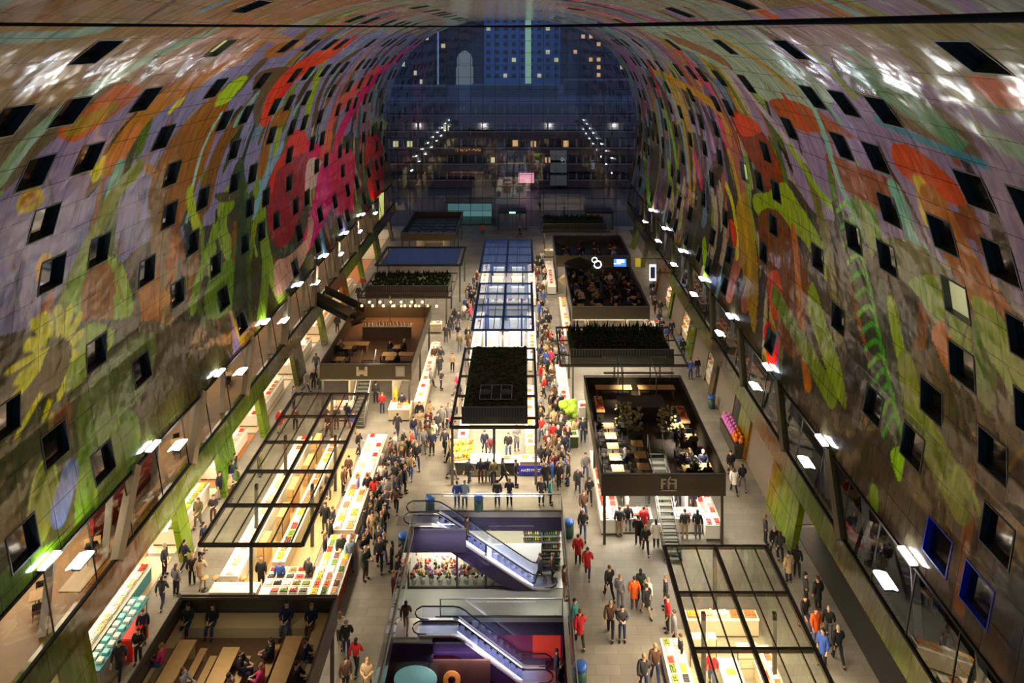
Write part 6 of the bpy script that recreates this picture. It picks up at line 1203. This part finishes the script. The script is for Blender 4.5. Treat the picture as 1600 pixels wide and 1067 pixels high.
# people placed one by one: foot pixel, coat, trousers, pose, heading in degrees (0 = towards the viewer)
near_p = [(186, 1062, 'charcoal', 'black', 'walk', 10, 'beside the near left terrace'), (216, 1038, 'black', 'black', 'hold', 0, 'by the near left terrace corner'), (223, 1006, 'dark navy', 'black', 'stand', 30, 'by the near left terrace corner'), (253, 950, 'charcoal', 'dark blue', 'walk', 180, 'in the left side aisle'), (275, 932, 'grey', 'black', 'stand', 160, 'in the left side aisle'), (300, 914, 'black', 'black', 'stand', 200, 'in the left side aisle'), (313, 917, 'beige', 'beige', 'walk', 180, 'in the left side aisle'), (257, 900, 'charcoal', 'black', 'stand', 90, 'in the left side aisle'), (288, 890, 'dark navy', 'black', 'walk', 150, 'in the left side aisle'),
 (533, 882, 'dark green', 'brown', 'walk', 20, 'in the left aisle'), (547, 888, 'pale blue', 'blue', 'walk', 20, 'in the left aisle'), (571, 906, 'dark green', 'brown', 'hold', 60, 'in the left aisle'), (593, 891, 'charcoal', 'black', 'walk', 10, 'in the left aisle'), (582, 845, 'beige', 'beige', 'walk', 180, 'in the left aisle'), (600, 838, 'black', 'dark blue', 'walk', 0, 'in the left aisle'), (612, 892, 'black', 'black', 'stand', 270, 'beside the opening railing'), (625, 897, 'charcoal', 'black', 'stand', 90, 'beside the opening railing'), (615, 942, 'maroon', 'black', 'stand', 90, 'beside the opening railing'), (620, 915, 'black', 'black', 'hold', 100, 'beside the opening railing'),
 (531, 1010, 'white', 'grey', 'walk', 190, 'right of the near left terrace'), (541, 1028, 'black', 'dark blue', 'walk', 190, 'right of the near left terrace'), (556, 1052, 'red', 'black', 'walk', 170, 'right of the near left terrace'), (574, 1090, 'beige', 'black', 'hold', 0, 'in the bottom left aisle'), (540, 1085, 'brown', 'black', 'stand', 30, 'in the bottom left aisle'),
 (903, 882, 'red', 'black', 'stand', 180, 'in the right aisle'), (918, 903, 'red', 'dark blue', 'walk', 170, 'in the right aisle'), (911, 842, 'charcoal', 'blue', 'walk', 180, 'in the right aisle'), (952, 936, 'black', 'black', 'walk', 200, 'in the right aisle'), (969, 950, 'grey', 'grey', 'stand', 150, 'in the right aisle'), (991, 952, 'orange', 'brown', 'stand', 180, 'in the right aisle'), (1001, 938, 'dark green', 'black', 'stand', 180, 'in the right aisle'), (1013, 952, 'white', 'grey', 'stand', 120, 'in the right aisle'), (1010, 964, 'black', 'beige', 'walk', 200, 'in the right aisle'), (954, 996, 'brown', 'black', 'walk', 170, 'in the right aisle'), (972, 1002, 'charcoal', 'dark blue', 'hold', 0, 'in the right aisle'), (898, 990, 'teal', 'blue', 'stand', 60, 'by the right opening railing'), (906, 1010, 'red', 'black', 'walk', 190, 'by the right opening railing'), (1006, 1085, 'charcoal', 'dark blue', 'walk', 180, 'in the bottom right aisle'), (1024, 1068, 'brown', 'dark blue', 'walk', 180, 'in the bottom right aisle'),
 (1040, 952, 'charcoal', 'black', 'stand', 270, 'at the near right stall counter'), (1043, 987, 'red', 'black', 'stand', 270, 'at the near right stall counter'), (1053, 1008, 'grey', 'black', 'stand', 270, 'at the near right stall counter'), (1063, 1046, 'black', 'black', 'stand', 270, 'at the near right stall counter'), (882, 937, 'brown', 'beige', 'stand', 100, 'right of the escalator opening'),
 (1210, 870, 'black', 'black', 'walk', 180, 'in the outer right aisle'), (1219, 877, 'charcoal', 'black', 'walk', 170, 'in the outer right aisle'), (1232, 912, 'beige', 'black', 'stand', 200, 'in the outer right aisle'), (1245, 902, 'black', 'black', 'stand', 160, 'in the outer right aisle'), (1259, 945, 'charcoal', 'black', 'stand', 90, 'in the outer right aisle'), (1278, 955, 'black', 'black', 'stand', 200, 'in the outer right aisle'), (1258, 985, 'black', 'dark blue', 'walk', 20, 'in the outer right aisle'), (1275, 1005, 'orange', 'blue', 'stand', 20, 'in the outer right aisle'), (1295, 1000, 'black', 'grey', 'walk', 330, 'in the outer right aisle'), (1310, 1037, 'black', 'black', 'walk', 180, 'in the outer right aisle'), (1286, 1042, 'blue', 'black', 'stand', 300, 'in the outer right aisle'), (1196, 850, 'charcoal', 'black', 'stand', 90, 'near the near right stall'),
 (597, 646, 'red', 'dark blue', 'stand', 180, 'below the wooden left terrace'), (618, 636, 'yellow', 'black', 'stand', 270, 'below the wooden left terrace'), (628, 647, 'dark navy', 'black', 'stand', 180, 'below the wooden left terrace'), (621, 682, 'charcoal', 'dark blue', 'walk', 170, 'in the upper left aisle'), (655, 665, 'black', 'black', 'walk', 0, 'in the upper left aisle'), (672, 663, 'beige', 'black', 'walk', 180, 'in the upper left aisle'), (690, 672, 'grey', 'black', 'stand', 0, 'in the upper left aisle'), (701, 667, 'grey', 'dark blue', 'stand', 20, 'in the upper left aisle'), (646, 688, 'dark navy', 'blue', 'walk', 30, 'in the upper left aisle'), (629, 727, 'olive', 'beige', 'stand', 0, 'in the upper left aisle'), (661, 706, 'grey', 'grey', 'walk', 20, 'in the upper left aisle'), (675, 711, 'dark navy', 'black', 'stand', 10, 'in the upper left aisle'), (695, 709, 'charcoal', 'black', 'walk', 350, 'in the upper left aisle'), (639, 721, 'black', 'grey', 'walk', 10, 'in the upper left aisle'), (651, 733, 'black', 'dark blue', 'walk', 20, 'in the upper left aisle'), (630, 757, 'black', 'dark blue', 'step', 180, 'in the upper left aisle'), (618, 762, 'charcoal', 'blue', 'step', 180, 'in the upper left aisle'), (706, 748, 'olive', 'grey', 'walk', 60, 'before the green-roofed stall'), (585, 790, 'red', 'grey', 'stand', 180, 'by the large left stall'), (574, 782, 'black', 'black', 'stand', 200, 'by the large left stall'), (559, 782, 'lavender', 'dark blue', 'stand', 90, 'by the large left stall'), (536, 772, 'brown', 'black', 'stand', 90, 'by the large left stall'), (601, 788, 'grey', 'dark blue', 'stand', 180, 'by the large left stall'), (619, 801, 'brown', 'black', 'walk', 180, 'in the left aisle'), (678, 571, 'brown', 'dark blue', 'walk', 30, 'in the far left aisle'), (689, 571, 'charcoal', 'grey', 'walk', 340, 'in the far left aisle'), (707, 581, 'beige', 'black', 'stand', 0, 'in the far left aisle'), (673, 607, 'grey', 'black', 'walk', 90, 'in the far left aisle'), (689, 609, 'charcoal', 'black', 'hold', 90, 'in the far left aisle'), (587, 630, 'charcoal', 'black', 'stand', 180, 'by the wooden terrace stairs'),
 (714, 793, 'blue', 'blue', 'stand', 180, 'behind the opening far railing'), (726, 792, 'pale blue', 'grey', 'stand', 180, 'behind the opening far railing'), (777, 791, 'charcoal', 'dark blue', 'stand', 180, 'behind the opening far railing'), (796, 791, 'dark navy', 'black', 'hold', 180, 'behind the opening far railing'), (846, 789, 'charcoal', 'black', 'stand', 0, 'behind the opening far railing'), (860, 788, 'teal', 'black', 'stand', 90, 'behind the opening far railing'), (733, 757, 'charcoal', 'dark blue', 'walk', 330, 'before the green-roofed stall'), (751, 755, 'dark navy', 'brown', 'stand', 180, 'before the green-roofed stall'), (762, 754, 'black', 'grey', 'stand', 180, 'before the green-roofed stall'), (771, 757, 'olive', 'black', 'stand', 200, 'before the green-roofed stall'), (786, 756, 'black', 'black', 'walk', 90, 'before the green-roofed stall'), (806, 760, 'black', 'black', 'stand', 90, 'beside the blue banner'), (845, 736, 'black', 'dark blue', 'stand', 180, 'right of the blue banner'), (865, 748, 'maroon', 'brown', 'walk', 180, 'in the right aisle'), (882, 716, 'dark navy', 'dark blue', 'walk', 180, 'in the right aisle'), (900, 688, 'beige', 'black', 'walk', 180, 'in the right aisle'), (911, 691, 'dark navy', 'dark blue', 'stand', 180, 'in the right aisle'), (903, 771, 'charcoal', 'dark blue', 'walk', 180, 'in the right aisle'), (921, 786, 'black', 'black', 'walk', 180, 'in the right aisle'), (915, 750, 'grey', 'blue', 'walk', 0, 'in the right aisle'), (912, 812, 'brown', 'dark blue', 'walk', 10, 'in the right aisle'), (853, 765, 'black', 'black', 'stand', 180, 'in the right aisle'), (1147, 771, 'white', 'black', 'walk', 180, 'right of the FfF terrace'), (1160, 766, 'black', 'grey', 'walk', 180, 'right of the FfF terrace'), (1142, 745, 'black', 'black', 'walk', 0, 'right of the FfF terrace'), (1079, 592, 'blue', 'dark blue', 'stand', 0, 'right of the hedge-roofed stall'), (1090, 588, 'dark navy', 'blue', 'stand', 20, 'right of the hedge-roofed stall'), (1185, 726, 'grey', 'black', 'stand', 90, 'by the painted pier on the right'),
 (968, 838, 'charcoal', 'beige', 'stand', 180, 'at the FfF stall left counter'), (981, 833, 'black', 'grey', 'stand', 180, 'at the FfF stall left counter'), (997, 852, 'black', 'dark blue', 'stand', 160, 'before the FfF stairs'), (1009, 866, 'black', 'black', 'walk', 180, 'before the FfF stairs'), (1025, 856, 'white', 'black', 'stand', 180, 'before the FfF stairs'), (1006, 838, 'red', 'grey', 'stand', 180, 'before the FfF stairs'), (1070, 842, 'charcoal', 'beige', 'stand', 180, 'at the FfF stall right counter'), (1090, 842, 'black', 'grey', 'stand', 160, 'at the FfF stall right counter'),
 (408, 920, 'black', 'black', 'stand', 180, 'at the olive counter'), (437, 925, 'blue', 'dark blue', 'stand', 180, 'at the olive counter'), (482, 922, 'charcoal', 'black', 'stand', 150, 'at the large left stall corner'), (508, 882, 'black', 'dark blue', 'stand', 100, 'at the red produce counter'), (517, 855, 'black', 'black', 'stand', 100, 'at the red produce counter'), (520, 835, 'charcoal', 'black', 'stand', 80, 'at the red produce counter'), (754, 367, 'orange', 'black', 'walk', 180, 'alone in the far open area'), (812, 372, 'black', 'black', 'walk', 90, 'behind the farthest blue roof')]
for (px, py, c, tr, kd, hd, wh) in near_p:
    x, g = ground(px, py); person(x, g, 0, kd, c, tr, math.radians(hd), wh)
# riders
person(-3.6, 46.75, -1.55, 'stand', 'brown', 'black', math.radians(90), 'riding the upper escalator', True); person(1.1, 46.75, -4.0, 'walk', 'charcoal', 'black', math.radians(270), 'stepping off the upper escalator'); person(1.9, 46.9, -4.0, 'stand', 'brown', 'black', math.radians(90), 'at the foot of the upper escalator')
person(2.0, 42.9, -6.9, 'stand', 'charcoal', 'black', math.radians(90), 'at the foot of the lower escalator'); person(2.2, 42.0, -6.9, 'stand', 'black', 'black', math.radians(60), 'at the foot of the lower escalator'); person(-6.9, 42.9, -4.0, 'walk', 'brown', 'beige', math.radians(180), 'one level down at left')
DK = ['black']*5+['dark navy']*3+['charcoal']*4+['brown']*2+['dark green', 'beige', 'grey', 'grey', 'red', 'white', 'blue', 'maroon', 'olive', 'pink']
def crowd(n, x0, x1, g0, g1, where, heads, seed, z=0., kinds=('stand', 'walk', 'step', 'hold'), mind=.42):
    r_ = random.Random(seed); pts = []; tr_ = 0
    while len(pts) < n and tr_ < n*40:
        tr_ += 1; x, g = r_.uniform(x0, x1), r_.uniform(g0, g1)
        if all((x-a)**2+(g-b)**2 > mind**2 for a, b in pts) and all((x-p.location.x)**2+(g-p.location.y)**2 > .25 for p in PEOPLE if abs(p.location.z-z) < .5): pts.append((x, g))
    for (x, g) in pts: person(x, g, z, r_.choice(kinds), r_.choice(DK), r_.choice(list(TR)), math.radians(r_.choice(heads)+r_.uniform(-20, 20)), where)
crowd(30, -9.9, -8.0, 42.5, 54.5, 'at the large left stall bright counter', (90, 90, 90, 180, 60), 1, mind=.5)
crowd(8, -9.8, -6.5, 50, 57, 'before the wooden terrace stairs', (0, 180, 90), 2)
crowd(34, 1.4, 3.4, 50, 60, 'right of the green-roofed stall', (0, 180, 180, 90, 270), 3, mind=.5)
crowd(26, 1.5, 2.9, 60.5, 82, 'right of the middle blue-roofed stall', (0, 180, 270, 90), 4, mind=.6)
crowd(14, 2.4, 4.0, 67.8, 74, 'left of the crowded terrace stall', (0, 180, 270, 270), 5)
crowd(16, 1.6, 2.9, 82.5, 100, 'in the far right aisle', (0, 180, 90), 6, mind=.8)
crowd(13, -6.6, -5.3, 79, 92, 'left of the farthest blue roof', (90, 180, 270, 0), 7, mind=.6)
crowd(12, -8.0, -5.3, 66, 79, 'left of the middle blue-roofed stall', (0, 180), 8, mind=.9)
crowd(7, -5.8, -5.2, 52, 65, 'at the green-roofed stall left counter', (270, 270, 180), 9, mind=.9)
crowd(12, 13.3, 15.6, 70, 88, 'right of the crowded terrace', (0, 180), 10, mind=.9)
crowd(10, -19.4, -17.4, 57, 70, 'by the bright left shops', (0, 180, 90), 11, mind=.8)
crowd(9, -20.6, -18.6, 42.5, 52, 'in front of the orange left shop', (90, 90, 0), 12, mind=.8)
crowd(8, -20, -17.6, 72, 92, 'in the far left side aisle', (0, 180), 13, mind=1)
crowd(5, -16, -13, 56.3, 58.2, 'in front of the wooden terrace', (180, 0), 14, mind=.7)
crowd(5, -13.5, -12.0, 44, 54, 'working inside the large left stall', (0, 90, 270), 15, mind=1.5); crowd(5, 8.3, 9.2, 27, 35, 'working in the near right stall', (90, 90, 0), 16, mind=1.2)
crowd(6, 6.6, 11.4, 47.1, 48.4, 'serving below the FfF sign', (0,), 17, mind=.8); crowd(4, -3.5, 0, 53.2, 54.8, 'working inside the green-roofed stall', (0,), 18, mind=.8)
crowd(7, 19.5, 22, 34, 52, 'in the dark right gallery', (90, 180), 19, z=3.95, mind=1.2); crowd(4, -20, 10, 122, 130, 'outside the glass front', (0, 180), 20, mind=3)
crowd(6, 5.5, 12, 77, 84, 'upright on the crowded terrace', (0, 180, 90), 21, z=3.3, mind=.8, kinds=('stand', 'hold'))
rq2 = random.Random(5)
for (x, y, z, a, wh) in SEATS:
    pr = {'the near left terrace': .75, 'the wooden left terrace': .5, 'the left half of the FfF terrace': .25, 'the middle of the FfF terrace': 0, 'the right half of the FfF terrace': .6, 'the crowded dark terrace': .8, 'the umbrella terrace': .7, 'the upper left gallery': .3, 'the upper right gallery': .7}[wh]
    if rq2.random() < pr: person(x, y-.02, z, 'sit', rq2.choice(DK), rq2.choice(list(TR)), a, 'on '+wh)
# the 290 that show largest stay people of their own; the farthest make one crowd
PEOPLE.sort(key=lambda o: o.location.y)
rest = PEOPLE[290:]; PEOPLE = PEOPLE[:290]
V_, F_, M_ = [], [], []; mats_ = [SKIN, BLACK]; mi_ = {}
for o in rest:
    for c in [o]+KIDS2[o.name]:
        me_ = c.data; n = len(me_.vertices); co = np.empty(n*3, np.float32); me_.vertices.foreach_get('co', co); co = co.reshape(-1, 3)
        s = o.scale[0]; a = o.rotation_euler[2]; R_m = np.array([[math.cos(a), -math.sin(a), 0], [math.sin(a), math.cos(a), 0], [0, 0, 1]]); co = co@R_m.T*s+np.array(o.location)
        base = sum(len(v) for v in V_); V_.append(co)
        if c is o: k = 0
        elif c.name.startswith('shoe'): k = 1
        else:
            key = tuple(round(v, 2) for v in c.color[:3])
            if key not in mi_: mi_[key] = len(mats_); mats_.append(mat('crowd_cloth_%d' % len(mats_), (0, 0, 0), .85, lin=tuple(c.color[:3])))
            k = mi_[key]
        for p in me_.polygons: F_.append([v+base for v in p.vertices]); M_.append(k)
    for c in KIDS2[o.name]: bpy.data.objects.remove(c)
    bpy.data.objects.remove(o)
me_ = bpy.data.meshes.new('crowd'); me_.from_pydata(np.concatenate(V_).tolist(), [], F_); [me_.materials.append(m) for m in mats_]; me_.polygons.foreach_set('material_index', M_); me_.polygons.foreach_set('use_smooth', [True]*len(F_)); me_.update()
o = bpy.data.objects.new('crowd', me_); C.objects.link(o); tag(o, 'distant crowd filling the far aisles and the far dark terraces', 'crowd', None, 'stuff')
cnt = {}
for o in PEOPLE[:0]+[p_ for p_ in PEOPLE]: cnt[o['label']] = cnt.get(o['label'], 0)+1
for o in PEOPLE:
    if cnt[o['label']] > 1: o['group'] = o['label'].replace('person in', 'people in')

for o in bpy.data.objects:
    if o.parent is None and 'label' in o and len(o['label'].split()) > 16: print('LONG', o.name, o['label'])
